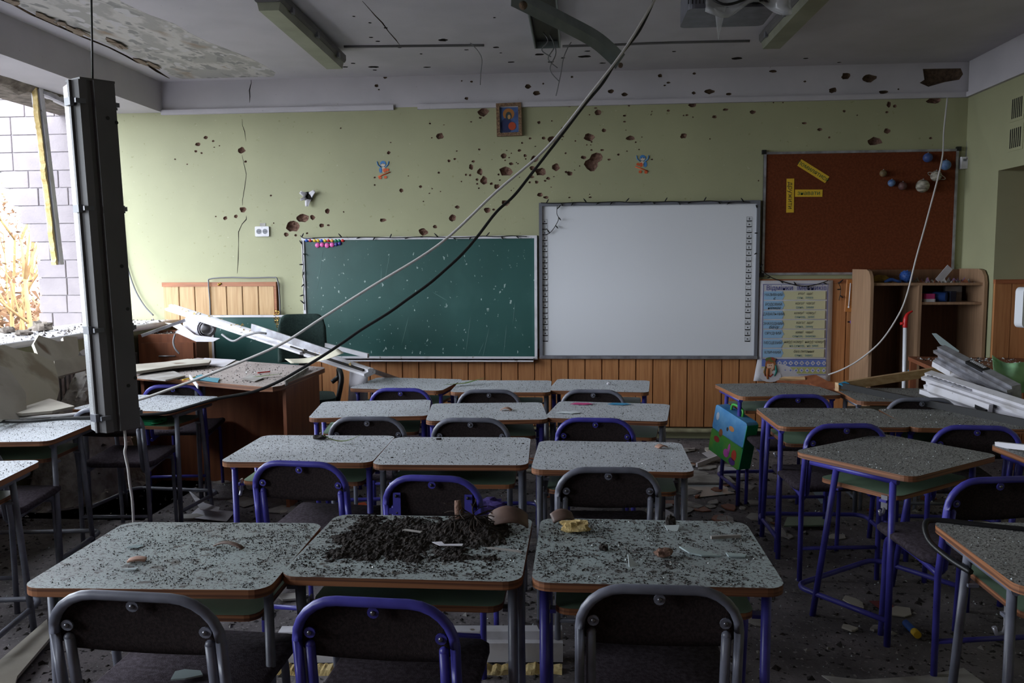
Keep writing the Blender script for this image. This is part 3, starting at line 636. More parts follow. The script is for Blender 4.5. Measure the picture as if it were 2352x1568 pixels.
for u in (.152, .178): blobp(u, .156, .004, .003, m_ink_dark, 'printed_eye', .0172)
blobp(.165, .128, .006, .003, m_red, 'printed_mouth', .0172)
# icon in frame (generic stand-in picture)
a = w(1141, 239); b = w(1199, 313)
t = thing('framed_picture', 'small ornate dark-framed picture with blue ground and golden disc', 'picture', ((a.x+b.x)/2, FY-.004, (a.z+b.z)/2), (0, R(-1.2), 0))
W2, H2 = (b.x-a.x)/2, (a.z-b.z)/2
framed(t, -W2, -H2, W2, H2, 0, .026, .035, M('bronze_frame', (96, 66, 46), (150, 118, 84), scale=90, rough=.5, bump=.8, bscale=120))
MB().box((-W2+.02, -.012, -H2+.02), (W2-.02, -.004, H2-.02)).build('picture_ground', M('picture_blue', (86, 116, 170), (60, 84, 134), scale=12, rough=.5), t)
def bl2(x, z, rx, rz, c, off, nm): MB().prism([(rx*math.cos(k*.3927), rz*math.sin(k*.3927)) for k in range(16)], -.0004, .0006, T=basis((x, -.012-off, z), (1, 0, 0), (0, 0, 1))).build(nm, M('picture_'+nm, c, rough=.6), t)
bl2(-.004, .045, .046, .044, (176, 116, 56), .001, 'disc'); bl2(-.022, -.045, .046, .06, (38, 48, 92), .002, 'dark_shape'); bl2(.022, -.05, .03, .032, (180, 70, 36), .003, 'red_shape'); bl2(-.004, .03, .024, .032, (52, 70, 74), .003, 'teal_shape'); bl2(.0, .022, .012, .018, (190, 150, 100), .004, 'tan_shape')
# two wall stickers: blue round-headed figures on a skateboard
sb, so_, sw_ = M('sticker_blue', (70, 130, 190), rough=.6), M('sticker_orange', (214, 96, 50), rough=.6), M('sticker_cream', (216, 200, 180), rough=.6)
for (x, y), lb, fl_ in (((880, 389), 'blue cartoon skateboarder sticker nearer the window', 1), ((1476, 376), 'blue cartoon skateboarder sticker above the whiteboard', -1)):
    t = thing('wall_sticker', lb, 'sticker', w(x, y, .002), (0, 0, 0), 'skateboarder stickers on the wall')
    if fl_ < 0: t.scale = (-1, 1, 1)
    def sp(xx, zz, rx, rz, mt, nm, o_=0): MB().prism([(rx*math.cos(k*.5236), rz*math.sin(k*.5236)) for k in range(12)], 0, .0008, T=basis((xx, -.0006-o_, zz), (1, 0, 0), (0, 0, 1))).build(nm, mt, t)
    sp(0, .045, .024, .024, sb, 'head'); sp(0, .036, .017, .012, sw_, 'face', .001); sp(.004, -.002, .017, .024, sw_, 'body'); sp(-.02, -.006, .014, .022, sb, 'wing'); sp(.012, -.008, .014, .018, so_, 'shorts', .001)
    for sgn in (-1, 1): MB().tube([(sgn*.018, -.001, .018), (sgn*.042, -.001, .036), (sgn*.048, -.001, .064)], .0045, 5).build('arm', sb, t)
    MB().tube([(-.042, -.001, -.058), (-.005, -.001, -.044), (.058, -.001, -.022)], .005, 5).build('skateboard', so_, t)
    for xx, zz in ((-.026, -.066), (.018, -.062), (.036, -.004)): sp(xx, zz, .013, .012, so_, 'wheel', .001)
    for xx in (-.007, .007): sp(xx, .044, .003, .004, m_black, 'eye', .0018)
# socket
t = thing('power_socket', 'white double power socket on the green wall', 'socket', w(603, 531.5, .002))
MB().prism(rrect(.118, .082, .008), 0, .014, T=basis((0, 0, 0), (1, 0, 0), (0, 0, 1))).build('cover_plate', m_frame_w, t)
for sx in (-.026, .026):
    o = MB().tube([(sx, -.0145, 0), (sx, -.016, 0)], .021, 16).build('socket_well', m_grey_frame, t)
    for k in (-.008, .008): MB().tube([(sx+k, -.016, 0), (sx+k, -.0175, 0)], .003, 8).build('pin_hole', m_black, o)
MB().box((-.02, -.002, .045), (.028, 0, .068)).build('paper_label', m_paper2, t)
# torn junction box with curled paper
t = thing('torn_wall_box', 'torn open wall box with curled silver paper edges', 'junction box', w(710, 452, .001))
MB().tube([(0, .001, 0), (0, -.03, 0)], [.034, .04], 12, cap=False).tube([(0, -.002, 0), (0, -.004, 0)], .036, 12, mi=1).build('box_ring', [m_grey_frame, m_dark], t)
for an, L_, wd in ((35, .055, .05), (150, .05, .045), (265, .06, .055), (205, .045, .03)):
    c, s_ = math.cos(R(an)), math.sin(R(an))
    MB().sheet(lambda u, v: ((.02+L_*v)*c-(u-.5)*wd*s_*(1-.5*v), -.02-.045*v+.02*v*v+.006*math.sin(u*9+an), (.02+L_*v)*s_+(u-.5)*wd*c*(1-.5*v)), 4, 4, .001).build('torn_flap', m_paper, t)
# string lights
def lights(pts, label, bulbs, r=.0035):
    P = smooth_path(pts, 4); t = thing('string_lights', label, 'string lights', group='dark string lights around the boards')
    MB().tube(P, r, 5).build('wire', m_cable_b, t)
    q = MB(); n = len(P)
    for i in range(bulbs):
        p = P[int((i+.5)/bulbs*(n-1))]; a_ = random.choice((-1, 1))*random.uniform(.5, 1.6)
        d = Vector((math.sin(a_)*.03, -.012, -abs(math.cos(a_))*.03 if i % 3 else .03)); q.tube([p, p+d*.5, p+d], [.004, .006, .003], 5)
    q.build('bulbs', m_cable_b, t)['kind'] = 'stuff'
rz = lambda: random.uniform(-1.5, 1.5)
lights([w(690, 541, .05)]+[w(x, 547-5*(x-700)/535+rz(), .055) for x in range(700, 1236, 34)], 'string lights draped along the chalkboard top', 15)
lights([w(694+.03*(y-550)+rz(), y, .055) for y in range(552, 725, 20)], 'string lights down the left edge of the chalkboard', 7)
lights([w(x, 466-3.5*(x-1240)/500+rz()*1.4, .065) for x in range(1242, 1740, 30)], 'string lights along the top of the white board', 16)
lights([w(1280, 472, .06), w(1279, 490, .062), w(1283, 502, .066), w(1276, 518, .06), w(1265, 533, .06), w(1256, 538, .058)], 'short loop of string lights dangling over the white board', 4, .0028)
lights([w(1739, 470, .05), w(1742, 520, .05), w(1740, 580, .05), w(1746, 615, .04), w(1770, 636, .055), w(1800, 647, .06), w(1840, 657, .06), w(1875, 653, .06), w(1902, 644, .055)], 'string lights hanging over the top of the grammar chart', 9)
lights([w(1925, 648, .04), w(1931, 664, .04), w(1927, 690, .04)], 'string lights end beside the wooden thermometer', 3, .0028)
# thermometer, purple flower, switch
a = w(1941, 642); b = w(1962, 714)
t = thing('wall_thermometer', 'narrow wooden wall thermometer beside the cabinet', 'thermometer', w(1950, 679, .034), (0, R(2.5), 0))
MB().box((-.03, -.012, -.125), (.03, 0, .125), bev=.006).build('backboard', M('orange_wood', (196, 130, 66), (170, 104, 48), scale=6, stretch=(6, 6, .6)), t)
MB().tube([(0, -.014, -.085), (0, -.014, .1)], .004, 8).ball((0, -.014, -.088), .008).build('glass_tube', m_white_board, t)
q = MB()
for i in range(14):
    z = -.07+i*.012; q.box((-.02, -.0128, z), (-.008, -.0121, z+.002)); q.box((.008, -.0128, z), (.02, -.0121, z+.002))
q.build('scale_marks', m_ink_dark, t)
t = thing('purple_flower', 'tiny purple flower ornament stuck on the panelling', 'ornament', w(1957, 739, .030))
MB().ball((0, -.006, 0), (.02, .008, .018)).build('bloom', M('purple', (110, 60, 150), rough=.6), t); MB().ball((-.026, -.004, 0), (.012, .004, .006)).build('leaf', m_cable_b, t); MB().ball((.026, -.004, .003), (.012, .004, .006)).build('leaf', m_cable_b, t)
t = thing('light_switch', 'white sensor box near the right corner of the wall', 'switch', w(2211, 375, .002))
MB().box((-.028, -.035, -.045), (.028, 0, .045), bev=.006).build('casing', m_frame_w, t); MB().box((-.012, -.038, .012), (.012, -.034, .03)).build('lens', m_grey_frame, t)
MB().tube([(.02, -.005, .04), (.03, -.004, .25), (.028, -.004, .6)], .004, 6).build('wire', m_cable_g, t)
# ventilation grilles in the side wall
for (pa, pb_), lb in ((((2326, 217), (2349, 272)), 'upper slotted vent grille in the side wall'), (((2321, 286), (2346, 341)), 'lower slotted vent grille in the side wall')):
    A = onX(pa[0], pa[1]+12, XR); B = onX(pb_[0], pb_[1]-6, XR); y0, y1 = min(A.y, B.y), max(A.y, B.y); z0, z1 = B.z, A.z
    t = thing('vent_grille', lb, 'vent', (XR, (y0+y1)/2, (z0+z1)/2), group='slotted vent grilles')
    hy, hz = (y1-y0)/2, (z1-z0)/2
    MB().box((-.004, -hy-.02, -hz-.02), (0, hy+.02, hz+.02)).build('plate', m_green2, t)
    for i in range(6):
        yy = -hy+(2*hy)*(i+.5)/6; MB().box((-.0055, yy-hy*.08, -hz), (-.0035, yy+hy*.08, hz)).build('slot', m_black, t)
# loose cable on the window side wall of the green wall and on the panelling
tag(MB().tube(smooth_path([w(268, 440, .02), w(277, 520, .02), w(290, 600, .02), w(308, 660, .03), w(330, 700, .04), w(352, 724, .05)]), .007, 8).build('wall_cable', m_cable_g), 'grey cable hanging down the wall beside the window', 'cable')
tag(MB().tube(smooth_path([w(483, 726, .05), w(482, 690, .05), w(479, 650, .05), w(484, 640, .045), w(530, 637, .04), w(575, 638, .04), w(625, 637, .04), w(637, 642, .04), w(642, 680, .03), w(644, 730, .03)]), .006, 6).build('panel_cable', m_cable_g), 'thin cable looped over the pale wood panel', 'cable')
tn = MB()
for i in range(160):
    z = w(645, 712).z-.16*random.random(); a_ = random.random()*6.28; c = Vector((w(643, 735).x+.012*math.sin(z*30), WY-.05, z)); d = Vector((math.cos(a_), math.sin(a_)*.6, random.uniform(-.6, .3)))*random.uniform(.012, .03)
    s_ = Vector((.003, 0, .003)); tn.add([c, c+d+s_, c+d-s_], [(0, 1, 2)])
tag(tn.build('gold_tinsel', m_gold), 'tuft of gold tinsel hanging beside the swivel chair', 'tinsel', kind='stuff')
tag(MB().ball((0, 0, 0), (.014, .01, .012)).ball((.014, -.004, .006), (.01, .006, .008)).build('gold_bow', m_gold), 'small gold bow on the pale wood panel', 'bow').location = w(503, 653, .035)

# ------------------------------------------------------------------ ceiling lamps
def lamp_body(L_, t, broken=False):
    h = L_/2
    prof = [(-.08, 0), (-.08, -.035), (-.07, -.05), (.07, -.05), (.08, -.035), (.08, 0)]
    if broken: prof = [(-.08, 0), (-.08, -.05), (-.074, -.05), (-.074, -.006), (.074, -.006), (.074, -.05), (.08, -.05), (.08, 0)]
    MB().prism(prof[::-1], -h, h, T=Matrix(((1, 0, 0, 0), (0, 0, 1, 0), (0, 1, 0, 0), (0, 0, 0, 1)))).build('housing', m_black if broken else m_lamp, t)
    if not broken:
        MB().prism([(-.066, -.05), (-.056, -.095), (.056, -.095), (.066, -.05)], -h+.012, h-.012, T=Matrix(((1, 0, 0, 0), (0, 0, 1, 0), (0, 1, 0, 0), (0, 0, 0, 1)))).build('diffuser', m_lamp_d, t)
        for y in (-h*.72, 0, h*.72):
            for sx in (-1, 1): MB().box((sx*.078-.008, y-.02, -.062), (sx*.078+.008, y+.02, -.03)).build('clip', m_grey_frame, t)
t = thing('ceiling_lamp', 'intact fluorescent ceiling lamp nearer the windows', 'lamp', (-1.70, 5.23, ZC-.0), (R(-1.5), 0, 0), 'fluorescent ceiling lamps'); lamp_body(1.27, t)
t.location.z = ZC-.02
MB().tube([(0, -.55, 0), (0, -.55, .02)], .004).build('hanger_wire', m_cable_b, t)
t = thing('ceiling_lamp', 'fluorescent ceiling lamp at the dark right side', 'lamp', (1.29, 5.12, ZC-.005), (0, 0, R(1)), 'fluorescent ceiling lamps'); lamp_body(1.27, t)
t = thing('gutted_ceiling_lamp', 'gutted ceiling lamp tray with dangling wires', 'lamp', (-.2, 5.12, ZC-.002)); lamp_body(1.27, t, True)
for i, (dx, dy, L_) in enumerate(((.02, .45, .22), (.03, .48, .30), (-.02, .40, .16))):
    MB().tube(smooth_path([(dx, dy, -.01), (dx+.03, dy, -L_*.4), (dx-.01, dy, -L_*.75), (dx+.05, dy+.02, -L_)]), .004, 6).build('loose_wire', m_cable_g, t)
MB().box((.08, -.6, -.052), (.088, .63, 0)).box((-.088, -.6, -.052), (-.08, .63, 0)).box((-.088, .63, -.052), (.088, .638, 0)).build('tray_rim', m_metal_s, t)
# bent reflector hanging
P0 = onY(1175, -12, 4.35); P1 = onY(1300, 52, 4.75); P2 = onY(1372, 92, 4.95); P3 = onY(1425, 140, 5.1)
pth = smooth_path([P0, P1, P2, P3], 5)
def refl(u, v):
    i = u*(len(pth)-1); k = min(int(i), len(pth)-2); p = pth[k].lerp(pth[k+1], i-k); d = (pth[k+1]-pth[k]).normalized(); n = d.cross(Vector((0, 1, 0))).normalized()
    return p+n*(v-.5)*.10+Vector((0, 1, 0))*(.018*abs(v-.5)*2)
t = thing('lamp_reflector', 'bent metal lamp reflector hanging from the ceiling', 'lamp part')
MB().sheet(refl, 16, 4, .0015, smooth=False).build('metal_strip', m_metal_s, t)
MB().tube([P3+Vector((.0, -.01, -.03)), P3+Vector((.0, -.03, -.03))], .014, 10).build('end_cap', m_crater_c, t); MB().ball(P0+Vector((.06, -.02, -.06)), .022).build('lamp_holder', m_crater_c, t)
# surface cable on the ceiling
def cabz(L, r, mat, name, label, Z): 
    return tag(MB().tube(smooth_path([onZ(x, y, Z) for x, y in L], 4), r, 6).build(name, mat), label, 'cable')
cabz([(790, 107), (860, 106.5), (950, 105.5), (1040, 104.5), (1112, 104)], .009, m_lamp, 'cable_trunking', 'cable trunking on the ceiling right of the intact lamp', ZC-.006)
cabz([(1292, 106), (1400, 103), (1500, 99), (1620, 96), (1722, 94)], .009, m_lamp, 'cable_trunking', 'cable trunking on the ceiling left of the dark lamp', ZC-.006)
for L, lb, Y in (([(1080, 99), (1088, 106), (1100, 120), (1107, 138), (1104, 170), (1103, 195)], 'short wire dangling left of the gutted lamp tray', 5.7), ([(1312, 97), (1304, 110), (1294, 135), (1288, 170), (1277, 220)], 'short wire dangling right of the gutted lamp tray', 5.7)):
    tag(MB().tube(smooth_path([onY(x, y, Y) for x, y in L], 4), .0035, 6).build('dangling_wire', m_cable_g), lb, 'wire', 'wires dangling from the ceiling')
# projector wrapped in film
pj = onY(1683, 6, 3.75)
t = thing('projector', 'ceiling projector wrapped in crumpled clear film', 'projector', (pj.x, 3.9, pj.z-.02))
MB().prism(rrect(.38, .30, .03), 0, .11).build('body', M('projector_grey', (92, 92, 100), (70, 70, 78), scale=20, rough=.4), t)
MB().tube([(.1, -.15, .05), (.1, -.18, .05)], .04, 16).build('lens', m_black, t); MB().tube([(0, 0, .1), (0, 0, ZC-pj.z+.02)], .025, 10).build('ceiling_pole', m_lamp, t)
for i in range(5): MB().box((-.19+.008*i*2, -.151, .02), (-.186+.008*i*2, -.149, .09)).build('vent_slot', m_black, t)
film = bpy.data.materials.new('clear_film'); film.use_nodes = True; fb = film.node_tree.nodes['Principled BSDF']; fb.inputs['Base Color'].default_value = (.7, .7, .72, 1); fb.inputs['Alpha'].default_value = .35; fb.inputs['Roughness'].default_value = .15
MB().sheet(lambda u, v: (-.12+.36*u, -.17-.02*math.sin(u*14+v*5)-.01*math.sin(v*17), -.02+.13*v-.03*math.sin(u*8)*(1-v)), 18, 8, .0006).build('plastic_film', film, t)
MB().sheet(lambda u, v: (-.08+.05*u*(1-v)+.02*v, -.16, -.0-.14*v), 3, 6, .0006).build('film_tail', film, t)
MB().tube(smooth_path([(-.14, -.17, .08), (-.05, -.2, .0), (.06, -.19, .03), (.1, -.17, .1)]), .006, 8).build('power_lead', m_cable_b, t)

# ------------------------------------------------------------------ hanging lamp in the foreground
YH = 3.0
Pt = onY(206, 190, YH); Pb = onY(269, 985, YH+.02); Ld = (Pb-Pt); LL = Ld.length
X_ = Ld.normalized(); side = Vector((.53, .85, 0))
T = basis(Pt, X_, side)           # local x down the lamp, y to the right/near side, z = face normal
t = thing('hanging_lamp', 'long grey lamp dangling upright on a wire before the window', 'lamp'); t.matrix_world = T
zs = -1 if (T.to_3x3() @ Vector((0, 0, 1))).y > 0 else 1   # face that looks to the camera
def lp(prof, x0, x1): return MB().prism([(a_, b_*zs) for a_, b_ in prof], x0, x1, T=Matrix(((0, 0, 1, 0), (1, 0, 0, 0), (0, 1, 0, 0), (0, 0, 0, 1))))
lp([(-.070, .0), (-.062, .040), (-.036, .046), (-.034, .036), (-.016, .036), (-.012, .052), (.066, .052), (.076, .03), (.078, 0)], 0, LL).build('housing', m_lamp, t)
lp([(-.078, -.012), (-.064, -.07), (.05, -.075), (.07, -.012)], .015, LL-.004).build('diffuser', m_diff, t)
lp([(-.079, -.010), (-.079, .004), (.078, .004), (.078, -.010)], 0, LL).build('rim', m_lamp, t)
lp([(-.06, -.06), (-.056, .04), (.07, .048), (.074, -.05)], -.008, 0).build('end_cap', m_lamp, t)
for fx in (.06, .355, .70, .955):
    for sy, z0 in ((-.082, .0), (.08, .0)):
        o = MB().box((fx*LL-.014, sy-.007, -.02), (fx*LL+.014, sy+.007, .022)).box((fx*LL-.008, min(sy, sy*.55), .045*zs-.004), (fx*LL+.008, max(sy, sy*.55), .045*zs+.006)).build('clip', m_grey_frame, t)
for fx, yy in ((.10, .03), (.11, .062), (.52, .04), (.645, .05), (.87, .03), (.85, .06)): MB().tube([(fx*LL, yy, .0515*zs), (fx*LL, yy, .0535*zs)], .007, 10).build('bolt_hole', m_black, t)
wt = onZ(210, 0, ZC)
tag(MB().tube([onY(213, 190, YH), onY(211, 60, YH), onY(209, -60, YH), onY(207, -160, YH)], .0035, 6).build('lamp_wire', m_cable_b), 'thin wire holding up the dangling lamp', 'wire')
tag(MB().tube(smooth_path([onY(286, 988, YH), onY(289, 1020, YH), onY(287, 1040, YH), onY(294, 1075, YH), onY(298, 1110, YH), onY(304, 1150, YH), onY(307, 1215, YH), onY(306, 1290, YH)]), .005, 6).build('lamp_lead', m_cable_w), 'pale cord trailing from the foot of the dangling lamp', 'cord')

# ------------------------------------------------------------------ long fallen cables
def longcable(L, Y0, Y1, r, mat, label):
    n = len(L); return tag(MB().tube(smooth_path([onY(x, y, Y0+(Y1-Y0)*i/(n-1)) for i, (x, y) in enumerate(L)], 6), r, 8).build('fallen_cable', mat), label, 'cable')
longcable([(1515,-20),(1440,105),(1362,208),(1255,340),(1140,440),(1010,560),(850,660),(740,730),(640,793),(500,852),(400,890),(310,920),(180,949),(90,957),(0,966),(-60,970)], 4.65, 3.72, .0072, m_cable_w, 'long white cable slanting across the room from the ceiling')
longcable([(1511,-20),(1470,68),(1421,132),(1385,190),(1345,238),(1290,310),(1220,400),(1180,450),(1140,487),(1095,545),(1060,585),(1020,622),(985,652),(935,688),(890,720),(830,757),(790,785),(740,818),(690,848),(640,876),(580,900),(500,915),(440,932),(380,948),(300,954),(150,961),(70,967),(-60,969)], 4.7, 3.68, .0078, m_cable_b, 'long black cable slanting across the room below the white one')
tag(MB().tube(smooth_path([onY(2176, 225, 6.6), onY(2168, 300, 6.5), onY(2163, 370, 6.3), onY(2130, 500, 6.25), onY(2105, 590, 6.2), onY(2082, 680, 6.2), onY(2060, 730, 6.2), onY(2022, 785, 6.2), onY(1975, 825, 6.25), onY(1935, 848, 6.3), onY(1903, 860, 6.4)]), .006, 8).build('hanging_cable', m_cable_w), 'pale cable hanging across the cork board and cabinet', 'cable')

# ------------------------------------------------------------------ desks
def make_desk(frame, lam):
    t = link('school_desk', None)
    MB().prism(rrect(.60, .505, .045, 5), .638, .66, 0, 1, botmi=2).build('tabletop', [lam, m_ply, m_shelf], t)
    MB().prism(rrect(.49, .34, .035, 4, 0, .0), .545, .562, 0, 1).build('shelf', [m_shelf, m_ply], t)
    for sx in (-1, 1):
        x = .272*sx
        MB().tube([(x, -.185, .625), (x, .185, .625)], .0125, 8).build('side_bar', frame, t)
        MB().tube([(x, -.165, .625), (x, -.165, 0)], .0125, 8).build('leg', frame, t)
        MB().tube([(x, .07, .625), (x, .16, 0)], .0125, 8).build('leg', frame, t)
        for yb in (-.14, .06): MB().box((min(x, x-.028*sx), yb, .536), (max(x, x-.028*sx), yb+.028, .545)).build('shelf_bracket', frame, t)
    c = []
    for a in range(0, 91, 18): c.append((.272-.06+.06*math.cos(R(a)), .19+.06*math.sin(R(a)), .095))
    pts = [(.272, -.165, .095), (.272, .0, .095)]+c; pts += [(-x, y, z) for x, y, z in reversed(pts)]
    MB().tube(pts, .011, 8).build('foot_rail', frame, t)
    hk = MB().box((-.264, -.14, .51), (-.259, -.115, .56)).tube([(-.262, -.128, .515), (-.268, -.128, .495), (-.285, -.128, .492), (-.292, -.128, .51)], .006, 6); hk.build('bag_hook', m_alum, t)
    return t
desk_protos = {}
DESKS = {  # x, y, rot, frame colour, laminate, label
 'r1a': (-1.036, 2.071, 2.2, 'g', 'n', 'desk at the left of the nearest row, soil over its far corner'),
 'r1b': (-.433, 2.169, -.1, 'g', 'n', 'desk heaped with black soil in the middle of the nearest row'),
 'r1c': (.191, 2.167, -.2, 'b', 'n', 'desk at the right of the nearest row with foam chunk and glass shards'),
 'r2a': (-1.098, 3.322, 1.5, 'b', 'd', 'left desk of the second row with a green leaf on it'),
 'r2b': (-.494, 3.310, 2.0, 'g', 'd', 'middle desk of the second row from the camera'),
 'r2c': (.133, 3.251, -1.2, 'g', 'd', 'right desk of the second row before the grey-hooped chair'),
 'r3a': (-1.081, 4.272, 8.8, 'b', 'd', 'left desk of the third row beside the teacher desk'),
 'r3b': (-.466, 4.214, 6.2, 'b', 'd', 'middle desk of the third row from the camera'),
 'r3c': (.167, 4.250, -7.8, 'g', 'd', 'right desk of the third row with pink and blue papers'),
 'r4a': (-1.081, 5.178, -7.9, 'b', 'd', 'left desk of the farthest row under the chalkboard'),
 'r4b': (-.462, 5.094, .9, 'g', 'd', 'middle desk of the farthest row below the boards'),
 'r4c': (.146, 5.145, -5.7, 'b', 'd', 'right desk of the farthest row under the white board'),
 'ra1': (1.184, 5.017, 7.8, 'b', 'k', 'desk with the school bag hanging from its hook'),
 'ra2': (1.832, 4.837, -1.4, 'g', 'k', 'desk under the heap of window profiles and planks'),
 'rb1': (1.231, 4.117, .9, 'b', 'k', 'blue-legged desk between the bag desk and the turned desk'),
 'rb2': (1.835, 4.104, -2.3, 'b', 'k', 'desk at the right edge below the fallen profiles'),
 'rc1': (1.259, 3.341, 37.7, 'b', 'k', 'blue-legged desk turned askew on the right'),
 'rd1': (1.330, 2.200, -.6, 'g', 'k', 'nearest desk at the right edge with a black rubber strip'),
 're1': (2.02, 3.30, 4, 'b', 'k', 'desk just cut off by the right edge of the view'),
 'l1': (-2.398, 4.408, -4.7, 'g', 'd', 'desk beside the window with a green box on its shelf'),
 'l2': (-2.629, 3.610, 6.6, 'g', 'd', 'desk by the window under the fallen cables'),
 'l3': (-2.364, 2.763, 9.3, 'g', 'd', 'desk cut off by the left edge of the view'),
}
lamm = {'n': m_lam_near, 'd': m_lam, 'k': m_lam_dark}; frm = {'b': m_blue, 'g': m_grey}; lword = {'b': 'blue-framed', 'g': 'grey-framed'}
for k, (x, y, a, fc_, lc, lb) in DESKS.items():
    if (fc_, lc) not in desk_protos: o = desk_protos[(fc_, lc)] = make_desk(frm[fc_], lamm[lc])
    else: o = copy_tree(desk_protos[(fc_, lc)])
    o.location = (x, y, 0); o.rotation_euler = (0, 0, R(a)); tag(o, 'green-topped school '+lb, 'desk', 'green-topped school desks')
def dpt(k, u, v, z=.66):
    x, y, a = DESKS[k][:3]; c, s_ = math.cos(R(a)), math.sin(R(a)); return Vector((x+u*c-v*s_, y+u*s_+v*c, z))

# ------------------------------------------------------------------ chairs
def make_chair(frame, W=.349, brackets=False):
    t = link('school_chair', None); h = W/2
    yz = lambda z: -.045*max(0, z-.38)/.33
    pts = [(-h, .0, 0), (-h, 0, .2), (-h, 0, .38), (-h, yz(.5), .5), (-h, yz(.615), .615)]
    for a in range(0, 91, 15): z = .614+.095*math.sin(R(a)); pts.append((-h+.095-.095*math.cos(R(a)), yz(z), z))
    pts += [(-x, y, z) for x, y, z in reversed(pts)]
    MB().tube(pts, .0112, 10).build('back_hoop', frame, t)
    for sx in (-1, 1):
        x = h*sx
        MB().tube(smooth_path([(.15*sx, .375, 0), (.15*sx, .365, .2), (.15*sx, .36, .34), (.15*sx, .345, .385), (.15*sx, .30, .398), (.152*sx, .15, .388), (.158*sx, .02, .372)], 3), .0105, 8).build('front_leg', frame, t)
        MB().tube([(x-.026*sx, yz(.6)+.006, .60), (x-.026*sx, yz(.5)+.006, .5), (x-.026*sx, .008, .40), (x-.03*sx, .03, .38)], .0112, 10).ball((x-.026*sx, yz(.6)+.006, .60), .0115, 0, 8, 6).build('height_post', frame, t)
    MB().tube([(-h, .0, .15), (h, 0, .15)], .009, 8).build('rear_crossbar', frame, t); MB().tube([(-.15, .352, .375), (.15, .352, .375)], .009, 8).build('front_crossbar', frame, t)
    # seat: softly curved rounded pad
    q = MB(); out = rrect(.37, .37, .06, 4, 0, .225); inn = rrect(.35, .35, .055, 4, 0, .225); n = len(out)
    dz = lambda y: .010*(y-.2)/.18 - .02*max(0, (y-.36)/.05)**2
    ring = [[(x, y, .400+dz(y)) for x, y in inn], [(x, y, .410+dz(y)) for x, y in out], [(x, y, .424+dz(y)) for x, y in out], [(x, y, .432+dz(y)) for x, y in inn]]
    vs = sum(ring, [])+[(0, .225, .429), (0, .225, .40)]
    fs = [(r*n+i, r*n+(i+1) % n, (r+1)*n+(i+1) % n, (r+1)*n+i) for r in range(3) for i in range(n)]+[(3*n+i, 3*n+(i+1) % n, 4*n) for i in range(n)]+[((i+1) % n, i, 4*n+1) for i in range(n)]
    q.add(vs, fs, 0, True); q.build('seat', m_seat, t)
    # backrest: curved padded plate inside the hoop
    hw = h-.006
    def bk(u, v):
        x = -hw+2*hw*u; ed = max(0, abs(x)-(hw-.085))/.085
        zt = .703-.085*(1-math.sqrt(max(0, 1-ed*ed)))*.92; zb = .565+.012*(x/hw)**2+.02*max(0, (abs(x)-.9*hw)/(.1*hw))
        z = zb+(zt-zb)*v; return (x, yz(z)+.012+.012*(1-(x/hw)**2), z)
    MB().sheet(bk, 16, 6, .014).build('backrest', m_fabric, t)
    def tab(x, z, nm='bolt_tab', dx=0, dzz=-.012):
        o = MB().prism([(.013*math.cos(k_*.5236), .013*math.sin(k_*.5236)) for k_ in range(12)], -.002, .0015, T=basis((x, yz(z)-.001, z), (1, 0, 0), (0, -.1, 1))).build(nm, frame, t)
        MB().ball((x, yz(z)-.004, z), (.006, .004, .006), 0, 8, 5).build('bolt', m_bolt if not brackets else m_black, o)
    tab(0, .686)
    if brackets:
        for sx in (-1, 1):
            o = MB().box((sx*(h-.04)-.013, yz(.62)-.006, .575), (sx*(h-.04)+.013, yz(.62)-.001, .655)).box((min(sx*h, sx*(h-.04)), yz(.59)-.006, .58), (max(sx*h, sx*(h-.04)), yz(.59)-.001, .60)).build('side_bracket', frame, t)
            for z in (.585, .645): MB().ball((sx*(h-.04), yz(z)-.008, z), (.006, .004, .006), 0, 8, 5).build('bolt', m_black, o)
    else:
        for sx in (-1, 1): tab(sx*(h-.03), .632)
    return t
